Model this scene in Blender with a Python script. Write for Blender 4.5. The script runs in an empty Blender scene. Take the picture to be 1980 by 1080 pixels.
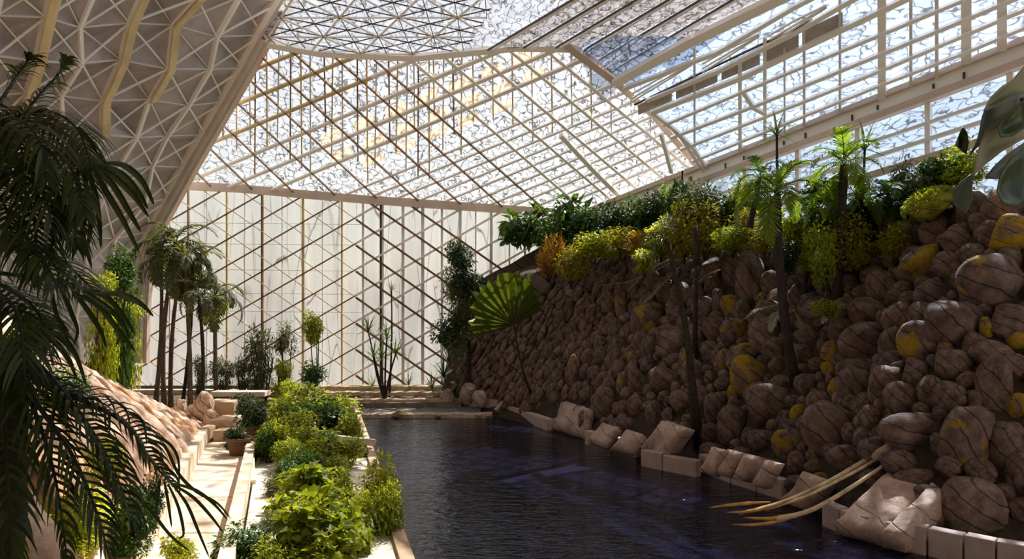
import bpy, bmesh, math, random
from mathutils import Vector, Matrix, Euler, noise
from mathutils.bvhtree import BVHTree
rnd = random.Random(7)
sc = bpy.context.scene
COL = sc.collection
PI = math.pi
V = Vector

# ------------------------------------------------------------------ camera
FP, CX, HY, HC = 1400.0, 990.0, 600.0, 4.0      # focal length in px, centre column, horizon row, eye height
cam_d = bpy.data.cameras.new('camera'); cam = bpy.data.objects.new('camera', cam_d); COL.objects.link(cam)
cam.location = (0, 0, HC); cam.rotation_euler = (PI/2, 0, 0)
cam_d.sensor_width = 36; cam_d.lens = 36*FP/1980; cam_d.shift_y = 60/1980; cam_d.clip_end = 500
sc.camera = cam

def P(px, py, D):
    return V(((px-CX)/FP*D, D, HC-(py-HY)/FP*D))
def ray(px, py):
    return V(((px-CX)/FP, 1, -(py-HY)/FP))
def Pz(px, py, z):
    D = (HC-z)*FP/(py-HY); return P(px, py, D)
def proj(p):
    return (CX+FP*p.x/p.y, HY-FP*(p.z-HC)/p.y)
class Plane:
    def __init__(s, a, b, c):
        s.p = a.copy(); s.n = (b-a).cross(c-a).normalized()
        if s.n.dot(V((0,0,HC))-a) < 0: s.n = -s.n       # faces the room
    def at(s, px, py):
        r = ray(px, py); o = V((0,0,HC))
        t = (s.p-o).dot(s.n)/r.dot(s.n); return o+r*t

# ------------------------------------------------------------------ object helpers
def link(name, me, parent=None):
    o = bpy.data.objects.new(name, me); COL.objects.link(o)
    if parent is not None: o.parent = parent
    return o
def mesh(name, vs, fs, mat, smooth=False):
    me = bpy.data.meshes.new(name); me.from_pydata([tuple(v) for v in vs], [], fs)
    if mat: me.materials.append(mat)
    if smooth: me.polygons.foreach_set('use_smooth', [True]*len(me.polygons))
    me.update(); return me
def obj(name, vs, fs, mat, parent=None, smooth=False):
    return link(name, mesh(name, vs, fs, mat, smooth), parent)
def tag(o, label, cat, group=None, kind=None):
    if label: o['label'] = label
    if cat: o['category'] = cat
    if group: o['group'] = group
    if kind: o['kind'] = kind
    return o
def thing(name, label, cat, loc=(0,0,0), group=None, rotz=0):
    o = bpy.data.objects.new(name, None); COL.objects.link(o); o.location = loc; o.rotation_euler = (0,0,rotz)
    o.empty_display_size = .2
    return tag(o, label, cat, group)
def struct(o, label=None):
    o['kind'] = 'structure'
    if label: o['label'] = label
    return o

class MB:
    def __init__(s): s.v=[]; s.f=[]
    def add(s, vs, fs):
        b=len(s.v); s.v += [V(v) for v in vs]; s.f += [tuple(i+b for i in f) for f in fs]
    def beam(s, a, b, w, h, up=V((0,0,1))):
        d=(b-a).normalized(); x=d.cross(up)
        if x.length<1e-4: x=d.cross(V((0,1,0)))
        x.normalize(); y=x.cross(d).normalized(); x=x*w/2; y=y*h/2
        s.add([a-x-y,a+x-y,a+x+y,a-x+y,b-x-y,b+x-y,b+x+y,b-x+y],
              [(3,2,1,0),(4,5,6,7),(0,1,5,4),(1,2,6,5),(2,3,7,6),(3,0,4,7)])
    def box(s, lo, hi):
        x0,y0,z0=lo; x1,y1,z1=hi
        s.add([(x0,y0,z0),(x1,y0,z0),(x1,y1,z0),(x0,y1,z0),(x0,y0,z1),(x1,y0,z1),(x1,y1,z1),(x0,y1,z1)],
              [(3,2,1,0),(4,5,6,7),(0,1,5,4),(1,2,6,5),(2,3,7,6),(3,0,4,7)])
    def polybeam(s, pts, w, h, up):
        # one continuous bar of rectangular section along a polyline
        n=len(pts); base=len(s.v)
        for i,p in enumerate(pts):
            d=(pts[min(i+1,n-1)]-pts[max(i-1,0)]).normalized()
            x=d.cross(up).normalized()*w/2; y=x.cross(d).normalized()*h/2
            s.v += [p-x-y,p+x-y,p+x+y,p-x+y]
        for i in range(n-1):
            for k in range(4):
                a=base+i*4+k; b=base+i*4+(k+1)%4
                s.f.append((a,b,b+4,a+4))
        s.f.append((base+3,base+2,base+1,base)); e=base+(n-1)*4; s.f.append((e,e+1,e+2,e+3))
    def tube(s, pts, rads, seg=8, cap=True):
        n=len(pts); base=len(s.v); ref=V((0.3,0.1,1)).normalized()
        for i,p in enumerate(pts):
            d=(pts[min(i+1,n-1)]-pts[max(i-1,0)]).normalized()
            x=d.cross(ref)
            if x.length<.05: x=d.cross(V((1,0,0)))
            x.normalize(); y=x.cross(d).normalized(); r=rads[i]
            for k in range(seg):
                a=2*PI*k/seg; s.v.append(p+x*math.cos(a)*r+y*math.sin(a)*r)
        for i in range(n-1):
            for k in range(seg):
                a=base+i*seg+k; b=base+i*seg+(k+1)%seg
                s.f.append((a,b,b+seg,a+seg))
        if cap:
            s.f.append(tuple(base+k for k in range(seg))[::-1]); e=base+(n-1)*seg
            s.f.append(tuple(e+k for k in range(seg)))
    def build(s, name, mat, parent=None, smooth=False): return obj(name, s.v, s.f, mat, parent, smooth)
    def mesh(s, name, mat, smooth=False): return mesh(name, s.v, s.f, mat, smooth)
def bar(name, a, b, w, h, mat, parent, up):
    m=MB(); m.beam(a,b,w,h,up); return m.build(name, mat, parent)
def prism(poly, t, n):
    # poly: 3d points, extruded by t along n
    k=len(poly); vs=list(poly)+[p+n*t for p in poly]
    fs=[tuple(range(k))[::-1], tuple(range(k,2*k))]+[(i,(i+1)%k,(i+1)%k+k,i+k) for i in range(k)]
    return vs, fs

# ------------------------------------------------------------------ materials
def newmat(name):
    m=bpy.data.materials.new(name); m.use_nodes=True; nt=m.node_tree; nt.nodes.clear()
    out=nt.nodes.new('ShaderNodeOutputMaterial'); return m, nt, out
class NT:
    def __init__(s, nt): s.nt=nt
    def n(s, t, **kw):
        x=s.nt.nodes.new(t)
        for k,v in kw.items(): setattr(x,k,v)
        return x
    def l(s,a,b): s.nt.links.new(a,b)
    def coords(s, scale=(1,1,1), rot=(0,0,0), kind='Object', rand=True):
        tc=s.n('ShaderNodeTexCoord'); mp=s.n('ShaderNodeMapping')
        mp.inputs['Scale'].default_value=scale; mp.inputs['Rotation'].default_value=rot
        s.l(tc.outputs[kind], mp.inputs['Vector'])
        if rand:
            oi=s.n('ShaderNodeObjectInfo'); mu=s.n('ShaderNodeVectorMath',operation='SCALE'); mu.inputs[0].default_value=(37,53,71)
            s.l(oi.outputs['Random'], mu.inputs['Scale']); s.l(mu.outputs[0], mp.inputs['Location'])
        return mp.outputs[0]
    def noise(s, vec, scale, detail=4, rough=.55, dist=0):
        x=s.n('ShaderNodeTexNoise'); s.l(vec,x.inputs['Vector']); x.inputs['Scale'].default_value=scale
        x.inputs['Detail'].default_value=detail; x.inputs['Roughness'].default_value=rough; x.inputs['Distortion'].default_value=dist
        return x.outputs['Fac']
    def ramp(s, fac, stops, interp='LINEAR'):
        r=s.n('ShaderNodeValToRGB'); r.color_ramp.interpolation=interp; e=r.color_ramp.elements
        while len(e)<len(stops): e.new(.5)
        for i,(p,c) in enumerate(stops):
            e[i].position=p; e[i].color=(c,c,c,1) if not hasattr(c,'__len__') else (*c,1)
        s.l(fac,r.inputs[0]); return r.outputs['Color']
    def mix(s, fac, a, b, mode='MIX'):
        x=s.n('ShaderNodeMix',data_type='RGBA',blend_type=mode)
        for sock,val in ((x.inputs[0],fac),(x.inputs[6],a),(x.inputs[7],b)):
            if hasattr(val,'links') or hasattr(val,'is_linked'): s.l(val,sock)
            elif hasattr(val,'__len__'): sock.default_value=(*val,1)
            else: sock.default_value=val
        return x.outputs[2]
    def bump(s, h, strength=.5, dist=.05):
        b=s.n('ShaderNodeBump'); b.inputs['Strength'].default_value=strength; b.inputs['Distance'].default_value=dist
        s.l(h,b.inputs['Height']); return b.outputs[0]
    def bsdf(s, out, col, rough=.8, normal=None, spec=.3, metal=0):
        p=s.n('ShaderNodeBsdfPrincipled'); p.inputs['Roughness'].default_value=rough
        p.inputs['Specular IOR Level'].default_value=spec; p.inputs['Metallic'].default_value=metal
        if hasattr(col,'is_linked'): s.l(col,p.inputs['Base Color'])
        else: p.inputs['Base Color'].default_value=(*col,1)
        if normal is not None: s.l(normal,p.inputs['Normal'])
        if out is not None: s.l(p.outputs[0],out.inputs[0])
        return p

def mat_plain(name, col, rough=.7, var=.25, scale=6, bump=.2, spec=.3, metal=0, rand=True):
    m,nt,out=newmat(name); g=NT(nt); v=g.coords(rand=rand)
    f=g.noise(v,scale,5); lo=[c*(1-var) for c in col]; hi=[min(1,c*(1+var)) for c in col]
    c=g.ramp(f,[(.3,lo),(.7,hi)])
    g.bsdf(out,c,rough,g.bump(g.noise(v,scale*4,5),bump,.02) if bump else None,spec,metal); return m

def mat_stone(name, lo, hi, lichen=None, lichen_t=.5, cracks=.8, bump=.7, spec=.25):
    m,nt,out=newmat(name); g=NT(nt)
    v=g.coords(); vr=g.coords(scale=(1.5,1.5,.16),rot=(.25,.8,.4))
    c=g.ramp(g.noise(v,2.2,6,.6),[(.3,lo),(.72,hi)])
    fine=g.noise(v,14,5,.65); c=g.mix(.5,c,g.ramp(fine,[(.3,.35),(.7,.75)]),'OVERLAY')
    oi=g.n('ShaderNodeObjectInfo'); c=g.mix(.55,c,g.ramp(oi.outputs['Random'],[(0,(.40,.38,.38)),(.5,(.5,.47,.44)),(1,(.60,.52,.46))]),'OVERLAY')
    vq=g.coords(rot=(.35,.85,.5)); wv_=g.n('ShaderNodeTexWave',wave_type='BANDS',bands_direction='X',wave_profile='SIN'); wv_.inputs['Scale'].default_value=.55
    wv_.inputs['Distortion'].default_value=5.5; wv_.inputs['Detail'].default_value=3; wv_.inputs['Detail Scale'].default_value=.9; g.l(vq,wv_.inputs['Vector'])
    crack=g.ramp(wv_.outputs['Fac'],[(0,0),(.03,1)])
    c=g.mix(cracks,c,g.mix(1,c,g.ramp(wv_.outputs['Fac'],[(0,.22),(.035,1)]),'MULTIPLY'))
    if lichen:
        lf=g.noise(v,1.1,3,.5,.3); mask=g.ramp(lf,[(lichen_t-.02,0),(lichen_t+.02,1)])
        lc=g.ramp(g.noise(v,9,5,.7),[(.3,lichen[0]),(.7,lichen[1])])
        c=g.mix(mask,c,lc)
    h=g.mix(.5,g.noise(v,5,6,.6),crack)
    g.bsdf(out,c,.82,g.bump(h,bump,.06),spec); return m

def mat_leaf(name, c1, c2, trans=.4, rough=.45, spec=.4):
    m,nt,out=newmat(name); g=NT(nt)
    geo=g.n('ShaderNodeNewGeometry'); f=geo.outputs['Random Per Island']
    col=g.ramp(f,[(0,c1),(1,c2)])
    p=g.bsdf(None,col,rough,None,spec)
    tr=g.n('ShaderNodeBsdfTranslucent'); tc=g.mix(1,col,(1.5,1.45,.55),'MULTIPLY'); g.l(tc,tr.inputs[0])
    mx=g.n('ShaderNodeMixShader'); mx.inputs[0].default_value=trans
    g.l(p.outputs[0],mx.inputs[1]); g.l(tr.outputs[0],mx.inputs[2]); g.l(mx.outputs[0],out.inputs[0]); return m

def mat_pane(name, tint, opac, vein=.6, vscale=1.0, dark=.25, streak=(1,1,1), rot=(0,0,0), vein_w=.03, see=(1,1,1), cells=True):
    # wired, frosted glazing: part clear, part milky, with fine dark wires and frost lines in it
    m,nt,out=newmat(name); g=NT(nt)
    v=g.coords(scale=streak,rot=rot,rand=False)
    nz=g.n('ShaderNodeTexNoise'); nz.inputs['Scale'].default_value=.8*vscale; g.l(v,nz.inputs['Vector'])
    s_=g.n('ShaderNodeVectorMath',operation='SCALE'); s_.inputs['Scale'].default_value=.8; g.l(nz.outputs['Color'],s_.inputs[0])
    ad=g.n('ShaderNodeVectorMath',operation='ADD'); g.l(v,ad.inputs[0]); g.l(s_.outputs[0],ad.inputs[1])
    vo=g.n('ShaderNodeTexVoronoi',feature='DISTANCE_TO_EDGE'); vo.inputs['Scale'].default_value=vscale*1.4; g.l(ad.outputs[0],vo.inputs['Vector'])
    line=g.mix(1,g.ramp(vo.outputs['Distance'],[(vein_w*.5,1),(vein_w,0)]),g.ramp(g.noise(v,2.3*vscale,2),[(.36,0),(.44,1)]),'MULTIPLY')
    cloud=g.ramp(g.noise(v,.9*vscale,5,.65),[(.35,.72),(.65,1)])
    tcol=g.mix(1,cloud,tint,'MULTIPLY')
    tcol=g.mix(g.mix(1,line,(vein,vein,vein),'MULTIPLY'),tcol,(dark*1.0,dark*.9,dark*.85))
    tl=g.n('ShaderNodeBsdfTranslucent'); g.l(tcol,tl.inputs[0])
    df=g.n('ShaderNodeBsdfDiffuse'); g.l(tcol,df.inputs[0])
    m1=g.n('ShaderNodeMixShader'); m1.inputs[0].default_value=.35; g.l(tl.outputs[0],m1.inputs[1]); g.l(df.outputs[0],m1.inputs[2])
    tp=g.n('ShaderNodeBsdfTransparent'); tp.inputs[0].default_value=(*see,1)
    fac=g.ramp(line,[(0,opac),(1,min(1,opac+.5))])
    m2=g.n('ShaderNodeMixShader'); g.l(fac,m2.inputs[0]); g.l(tp.outputs[0],m2.inputs[1]); g.l(m1.outputs[0],m2.inputs[2])
    g.l(m2.outputs[0],out.inputs[0]); return m

M={}
M['boulder']=mat_stone('brown_stone',(.060,.038,.031),(.25,.175,.145))
M['boulder_lichen']=mat_stone('lichened_stone',(.060,.038,.031),(.25,.175,.145),((.20,.115,.012),(.36,.23,.02)),.56)
M['boulder_yellow']=mat_stone('yellow_lichen_stone',(.14,.09,.05),(.25,.17,.12),((.24,.14,.012),(.42,.27,.02)),.455)
M['slab']=mat_stone('pink_slab_stone',(.36,.215,.145),(.86,.69,.57),((.42,.20,.08),(.60,.36,.19)),.57,.8,1.0)
M['kerbslab']=mat_stone('pale_slab_stone',(.36,.25,.20),(.62,.47,.38),None,.5,.0,1.0)
M['kerb']=mat_plain('pinkish_kerb_concrete',(.50,.385,.33),.75,.18,3,.25)
M['path']=mat_plain('cream_paving',(.80,.66,.52),.8,.08,2,.15,rand=False)
M['cream']=mat_plain('cream_render',(.72,.60,.46),.8,.12,3,.2)
M['tan']=mat_plain('tan_step_stone',(.52,.36,.24),.8,.12,3,.2)
M['ledge']=mat_plain('tan_ledge_stone',(.55,.42,.29),.8,.35,5,.5)
M['soil']=mat_plain('dark_soil',(.05,.035,.025),.95,.4,5,.6)
M['ground']=mat_plain('ground_soil',(.20,.15,.10),.95,.35,3,.5,rand=False)
M['gravel']=mat_plain('pale_gravel',(.74,.68,.58),.9,.3,14,.7)
M['thatch']=mat_stone('dark_shale',(.07,.05,.042),(.16,.115,.095),None,.5,.9,1.0)
M['white_steel']=mat_plain('cream_painted_steel',(.93,.90,.84),.45,.03,2,0)
M['pale_steel']=mat_plain('pale_grey_steel',(.74,.73,.72),.4,.08,2,0)
M['gold_steel']=mat_plain('yellow_steel',(.66,.52,.27),.45,.2,1.5,0)
M['rust_steel']=mat_plain('rusty_brown_steel',(.24,.14,.07),.6,.5,2,.1)
M['dark_steel']=mat_plain('dark_brown_steel',(.07,.05,.04),.5,.3,2,0)
M['tan_steel']=mat_plain('tan_painted_steel',(.66,.53,.43),.5,.12,1,0)
M['clad']=mat_plain('grey_brown_cladding_sheet',(.45,.42,.405),.5,.3,.7,.25,rand=False)
M['fill_panel']=mat_plain('pale_fill_panel',(.68,.65,.62),.7,.1,1,.1,rand=False)  # pale, so the added ceiling and wall bounce fill light
M['grey_panel']=mat_plain('grey_roof_panel',(.46,.43,.43),.6,.2,2,.3,rand=False)
M['bark']=mat_plain('palm_bark',(.16,.11,.075),.9,.4,9,.8)
M['bark_dark']=mat_plain('dark_bark',(.045,.032,.026),.9,.4,9,.8)
M['frond_dark']=mat_leaf('dark_frond',(.012,.022,.006),(.05,.075,.015),.3,.4,.4)
M['frond_stem']=mat_plain('dark_frond_stem',(.02,.018,.012),.6,.3,4,0)
M['fan_leaf']=mat_leaf('fan_leaf',(.05,.075,.012),(.07,.09,.014),.4)
M['frond_green']=mat_leaf('green_frond',(.04,.085,.015),(.12,.19,.03),.45)
M['frond_lime']=mat_leaf('lime_frond',(.10,.17,.015),(.26,.33,.03),.5)
M['frond_far']=mat_leaf('dusty_green_frond',(.06,.085,.035),(.17,.17,.08),.4)
M['frond_silver']=mat_leaf('silvery_dry_frond',(.30,.28,.20),(.50,.46,.34),.3)
M['leaf_green']=mat_leaf('green_leaf',(.03,.08,.015),(.09,.17,.03),.4)
M['leaf_dark']=mat_leaf('dark_green_leaf',(.015,.04,.012),(.05,.09,.02),.3)
M['leaf_lime']=mat_leaf('lime_leaf',(.17,.23,.010),(.50,.52,.05),.55)
M['leaf_yellow']=mat_leaf('yellow_leaf',(.20,.19,.015),(.42,.36,.03),.5)
M['leaf_mid']=mat_leaf('fresh_green_leaf',(.08,.13,.008),(.40,.43,.04),.55)
M['leaf_rust']=mat_leaf('rusty_leaf',(.22,.10,.015),(.42,.24,.02),.4)
M['moss']=mat_stone('moss',(.10,.09,.01),(.34,.33,.03),None,.5,.2,1.0)
M['terracotta']=mat_plain('terracotta_pot',(.15,.08,.05),.8,.2,4,.2)
M['white_petal']=mat_plain('white_petal',(.85,.83,.78),.6,.05,4,0)
M['dry']=mat_plain('dry_tan_frond',(.60,.44,.27),.7,.35,5,.3)
M['dry_orange']=mat_plain('dry_orange_frond',(.52,.27,.06),.65,.35,5,.3)
M['pane_end']=mat_pane('frosted_end_glass',(.50,.50,.49),.42,.5,1.0,.2,(1,1,.12),vein_w=.02,see=(.96,.96,.95))
M['pane_hip']=mat_pane('milky_roof_glass',(.42,.42,.43),.28,.95,2.2,.06,(1,1,.5),vein_w=.05)
M['pane_side']=mat_pane('bluish_roof_glass',(.44,.51,.66),.26,.85,2.6,.10,(.6,.6,1.3),(.4,.5,.3),vein_w=.06,see=(.84,.91,1))
M['pane_top']=mat_pane('white_ceiling_glass',(.44,.44,.46),.30,.95,2.6,.10,(1,.45,1),vein_w=.05)
M['pane_tan']=mat_pane('tan_panel_glass',(.85,.72,.55),.55,.3,1,.3)
M['pane_grey']=mat_pane('grey_panel_glass',(.50,.47,.48),.55,.7,3.5,.12,(.5,.5,1),vein_w=.06)
SUN,SUN_EL,SUN_AZ,SKY,EXPO=18,53,62,.13,0.08
# ------------------------------------------------------------------ roof planes
YW=31.0
E0=P(1140,415,31); E1=P(1980,94,18)                     # the eave beam's two ends
RT=P(1110,90,24)                                        # head of the hip rafter
PC=Plane(P(350,360,31),E0,RT)
def on_eave(px):
    a=(px-CX)/FP; d=E1-E0; t=(a*E0.y-E0.x)/(d.x-a*d.y); return E0+d*t
HB=on_eave(1365)
PD=Plane(RT,HB,E1)
ZT=RT.z
PE=Plane(V((0,20,ZT)),V((1,20,ZT)),V((0,21,ZT)))
PW=Plane(V((0,YW,0)),V((1,YW,0)),V((0,YW,1)))

def clip_px(poly, x0, x1):
    for s,xc in ((1,x0),(-1,x1)):
        out=[]
        for i in range(len(poly)):
            a,b=poly[i],poly[(i+1)%len(poly)]; ia=s*(a[0]-xc)>=0; ib=s*(b[0]-xc)>=0
            if ia: out.append(a)
            if ia!=ib:
                t=(xc-a[0])/(b[0]-a[0]); out.append((xc,a[1]+t*(b[1]-a[1])))
        poly=out
        if not poly: return []
    return poly
def inside(poly,x,y):
    c=False; n=len(poly)
    for i in range(n):
        (x1,y1),(x2,y2)=poly[i],poly[(i+1)%n]
        if (y1>y)!=(y2>y) and x<(x2-x1)*(y-y1)/(y2-y1)+x1: c=not c
    return c
def runs(poly,a,b,n=240):
    res=[]; cur=None
    for i in range(n+1):
        t=i/n; x=a[0]+(b[0]-a[0])*t; y=a[1]+(b[1]-a[1])*t
        if inside(poly,x,y):
            if cur is None: cur=[(x,y),(x,y)]
            cur[1]=(x,y)
        elif cur: res.append(cur); cur=None
    if cur: res.append(cur)
    return [r for r in res if math.hypot(r[1][0]-r[0][0],r[1][1]-r[0][1])>12]
def members(name,poly,plane,lines,w,h,mat,root,off=0.0):
    for a,b in lines:
        for r in runs(poly,a,b):
            p=plane.at(*r[0])+plane.n*off; q=plane.at(*r[1])+plane.n*off
            bar(name,p,q,w,h,mat,root,plane.n)
def panes(poly,plane,xs,mat,root,name='glass_pane',t=.02):
    for x0,x1 in zip(xs,xs[1:]):
        q=clip_px(poly,x0,x1)
        if len(q)>=3:
            pts=[plane.at(*p)-plane.n*.04 for p in q]
            vs,fs=prism(pts,-t,plane.n); obj(name,vs,fs,mat,root)

# ---- end wall
wall=thing('wall_back','frosted glass end wall with a crossed lattice of brown bars','wall'); struct(wall)
top=[(240,372),(350,360),(470,366),(600,378),(720,388),(850,397),(950,404),(1050,411),(1140,415),(1240,420)]
wp=[(p[0],p[1]) for p in top]+[(1240,745),(240,745)]
panes(wp,PW,[240,330,402,475,547,625,700,780,845,915,985,1060,1240],M['pane_end'],wall)
for x,mt,w in [(330,'pale_steel',.05),(365,'rust_steel',.05),(402,'pale_steel',.03),(440,'gold_steel',.07),(475,'pale_steel',.03),(508,'rust_steel',.08),(547,'pale_steel',.03),(587,'gold_steel',.10),(625,'pale_steel',.03),
               (662,'gold_steel',.07),(703,'pale_steel',.10),(737,'dark_steel',.09),(741,'pale_steel',.08),(780,'pale_steel',.13),(818,'pale_steel',.14),(855,'pale_steel',.10),(890,'pale_steel',.13),(920,'pale_steel',.06),(950,'pale_steel',.12),(985,'pale_steel',.07),(1015,'pale_steel',.1)]:
    members('mullion',wp,PW,[((x,350),(x,744))],w,.12,M[mt],wall,.05)
for k in range(14):
    y=330+k*50
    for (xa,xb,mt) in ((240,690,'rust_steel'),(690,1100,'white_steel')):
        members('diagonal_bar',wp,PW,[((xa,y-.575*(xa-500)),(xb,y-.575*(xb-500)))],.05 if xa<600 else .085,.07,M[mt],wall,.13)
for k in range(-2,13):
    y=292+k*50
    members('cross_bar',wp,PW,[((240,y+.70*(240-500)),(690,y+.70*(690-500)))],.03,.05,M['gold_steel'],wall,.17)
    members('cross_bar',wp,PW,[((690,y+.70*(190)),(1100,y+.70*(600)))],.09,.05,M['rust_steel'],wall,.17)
for k,y in enumerate((430,470,520,565,600,640)):
    members('glazing_bar',wp,PW,[((330,y),(700,y+4))],.018,.03,M['pale_steel'],wall,.02)
m=MB(); m.polybeam([PW.at(*p)+V((0,-.2,0)) for p in top[:9]],.34,.22,V((0,-1,0))); arch=m.build('trim_1',M['tan_steel']); struct(arch,'curved tan beam along the top of the end wall')
m=MB(); m.box((-20,YW-.2,.3),(-2,YW+.2,.62)); struct(m.build('trim_2',M['ledge']),'low stone plinth under the end wall')

# ---- hip roof over the end wall
hip=thing('roof_end_slope','milky glass roof slope above the end wall','roof'); struct(hip)
cp=[(240,405),(350,360),(400,110),(480,75),(620,99),(800,108),(1000,88),(1110,90),(1194,152),(1262,212),(1365,332),(1140,415),(1050,411),(850,397),(600,378),(470,366),(330,361)]
cp=[(250,372),(360,60),(480,75),(620,99),(800,108),(1000,88),(1110,90),(1194,152),(1262,212),(1365,330),(1140,415),(1050,411),(850,397),(600,378),(470,366),(350,360)]
panes(cp,PC,[250,350,450,550,650,750,850,950,1050,1150,1260,1365],M['pane_hip'],hip)
def L(x0,y0,sl,xa=250,xb=1370): return ((xa,y0+sl*(xa-x0)),(xb,y0+sl*(xb-x0)))
for i,(y0,sl) in enumerate([(82,-.40),(136,-.39),(190,-.40),(245,-.41),(300,-.42),(343,-.42),(384,-.42)]):
    members('purlin',cp,PC,[L(480,y0,sl,250,720)],.11,.1,M['gold_steel' if i<4 else 'white_steel'],hip,.08)
    members('purlin',cp,PC,[L(480,y0,sl,720,1370)],.13,.1,M['white_steel'],hip,.08)
for y0 in (238,262,286,308,330,352,372,392,412,430):
    members('purlin',cp,PC,[L(1000,y0,-.41,560,1370)],.07,.07,M['white_steel'],hip,.06)
for k in range(15):
    x=250+k*72
    sl=.98-.012*k
    members('diagonal_rafter',cp,PC,[((x-220,200-sl*220),(x+330,200+sl*330))],.05 if k<5 else (.06 if k<9 else .10),.07,M['rust_steel' if k<9 else 'white_steel'],hip,.12)
for k in range(26):
    x=372+k*21+rnd.uniform(-5,5)
    members('glazing_bar',cp,PC,[((x,60+rnd.uniform(0,30)),(x+rnd.uniform(-4,4),300+rnd.uniform(-60,60)))],.05,.04,M[['rust_steel','gold_steel','pale_steel'][k%3]],hip,.02)
for k in range(14):
    x=800+k*38
    members('glazing_bar',cp,PC,[((x,90),(x+2,230+rnd.uniform(-30,50)))],.05,.04,M['gold_steel' if k%2 else 'pale_steel'],hip,.02)
# tan soffit strips between the purlins
for (y0,xa,xb) in ((318,620,1110),(360,640,1040),(396,700,960)):
    for x0 in range(xa,xb,62):
        q=[(x0,y0-.41*(x0-480)),(x0+40,y0-.41*(x0-440)),(x0+42,y0+17-.41*(x0-440)),(x0+2,y0+17-.41*(x0-480))]
        if all(inside(cp,*p) for p in q):
            vs,fs=prism([PC.at(*p)+PC.n*.03 for p in q],.03,PC.n); obj('soffit_panel',vs,fs,M['pane_tan'],hip)
m=MB(); m.polybeam([PC.at(*p)+PC.n*.1 for p in cp[1:7]],.22,.16,PC.n); m.build('ridge_beam',M['white_steel'],hip)
m=MB(); m.polybeam([PC.at(*p)+PC.n*.15 for p in ((1095,75),(1110,90),(1194,152),(1262,212),(1365,330))],.24,.3,PC.n); m.build('hip_rafter',M['tan_steel'],hip)
m=MB(); m.polybeam([PC.at(*p)+PC.n*.15 for p in ((1085,255),(1150,325),(1212,386))],.18,.2,PC.n); m.build('rafter',M['white_steel'],hip)

# ---- flat star ceiling and grey louvred panel
ceil=thing('ceiling','flat white glass ceiling ribbed in six-pointed stars','ceiling'); struct(ceil)
eP=[(650,-150),(556,-5),(504,78),(620,99),(800,108),(900,97),(945,30),(1010,-150)]
panes(eP,PE,[500,640,800,1010],M['pane_top'],ceil)
xs0,ys0,S=-11.,14.,1.75
def pxp(x,y): return proj(V((x,y,ZT)))
for k in range(-14,16):
    for ang in (0,60,120):
        d=V((math.cos(math.radians(ang)),math.sin(math.radians(ang)),0)); nn=V((-d.y,d.x,0)); c=V((-6,20,ZT))+nn*(S*.866*k)
        a=c-d*9; b=c+d*9
        # clip where y>1
        pa=pxp(a.x,a.y); pb=pxp(b.x,b.y)
        members('star_rib',eP,PE,[(pa,pb)],.06,.03,M['white_steel'],ceil,.05)
for k in range(-14,16):
    for ang in (30,90,150):
        d=V((math.cos(math.radians(ang)),math.sin(math.radians(ang)),0)); nn=V((-d.y,d.x,0)); c=V((-6,20,ZT))+nn*(S*.5*k)
        if k%1==0:
            pa=pxp(*(c-d*9).xy); pb=pxp(*(c+d*9).xy)
            members('star_wire',eP,PE,[(pa,pb)],.022,.03,M['dark_steel'],ceil,.03)
louv=thing('ceiling_louvre','grey louvred ceiling panel beside the star ceiling','ceiling'); struct(louv)
fP=[(945,30),(900,97),(1000,88),(1110,90),(1180,145),(1500,-20),(1690,-150),(1010,-150)]
panes(fP,PE,[880,1000,1120,1240,1360,1500,1690],M['pane_top'],louv,'glass_pane')
for k in range(13):
    x0=880+k*62
    for dx in (0,9):
        members('louvre_rail',fP,PE,[((x0+dx,130),(x0+dx+560,130-.60*560))],.06 if dx else .03,.06,M['white_steel' if dx else 'dark_steel'],louv,.08)
for k in range(12):
    x0=885+k*62
    for r in runs(fP,(x0+26,130),(x0+26+560,130-.60*560)):
        a=PE.at(*r[0]);b=PE.at(*r[1]); bar('louvre_blade',a+PE.n*.05,b+PE.n*.05,  .70,.02,M['pane_grey'],louv,PE.n)

# ---- side roof: long sloping panes from the eave up to the ridge
side=thing('roof_side_slope','bluish glass side roof on long cream purlins above the boulders','roof'); struct(side)
dp=[(1110,90),(1194,152),(1262,212),(1365,330),(1480,285),(1700,200),(1870,132),(2000,80),(2300,-60),(2300,-400),(1560,-250),(1486,0),(1340,74),(1180,70)]
panes(dp,PD,[1110,1200,1300,1390,1470,1560,1630,1705,1790,1870,1940,2100,2300],M['pane_side'],side)
def PL(pts,w,h,mat,nm='purlin',off=.1):
    q=[PD.at(*p)+PD.n*off for p in pts]; m=MB(); m.polybeam(q,w,h,PD.n); m.build(nm,M[mat],side)
PL([(1194,152),(1334,74),(1486,0),(1700,-105)],.26,.3,'white_steel','ridge_beam',.2)
PL([(1210,167),(1389,97),(1540,8),(1700,-75)],.12,.16,'white_steel')
PL([(1253,190),(1393,132),(1540,58),(1640,0),(1800,-85)],.13,.16,'white_steel')
PL([(1262,214),(1440,144),(1540,95),(1697,20),(1790,-25)],.15,.16,'white_steel')
for pts,w in (([(1285,238),(1440,172),(1704,62),(1864,-5)],.10),([(1300,262),(1467,198),(1704,100),(1864,34),(1980,-15)],.11),([(1318,285),(1560,190),(1708,130),(1868,62),(2000,5)],.10),
              ([(1340,308),(1560,218),(1708,158),(1868,96),(2000,40)],.09)):
    PL(pts,w,.12,'white_steel')
PL([(1228,200),(1400,118),(1560,42),(1700,-25)],.05,.06,'dark_steel','glazing_bar',.06)
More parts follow.
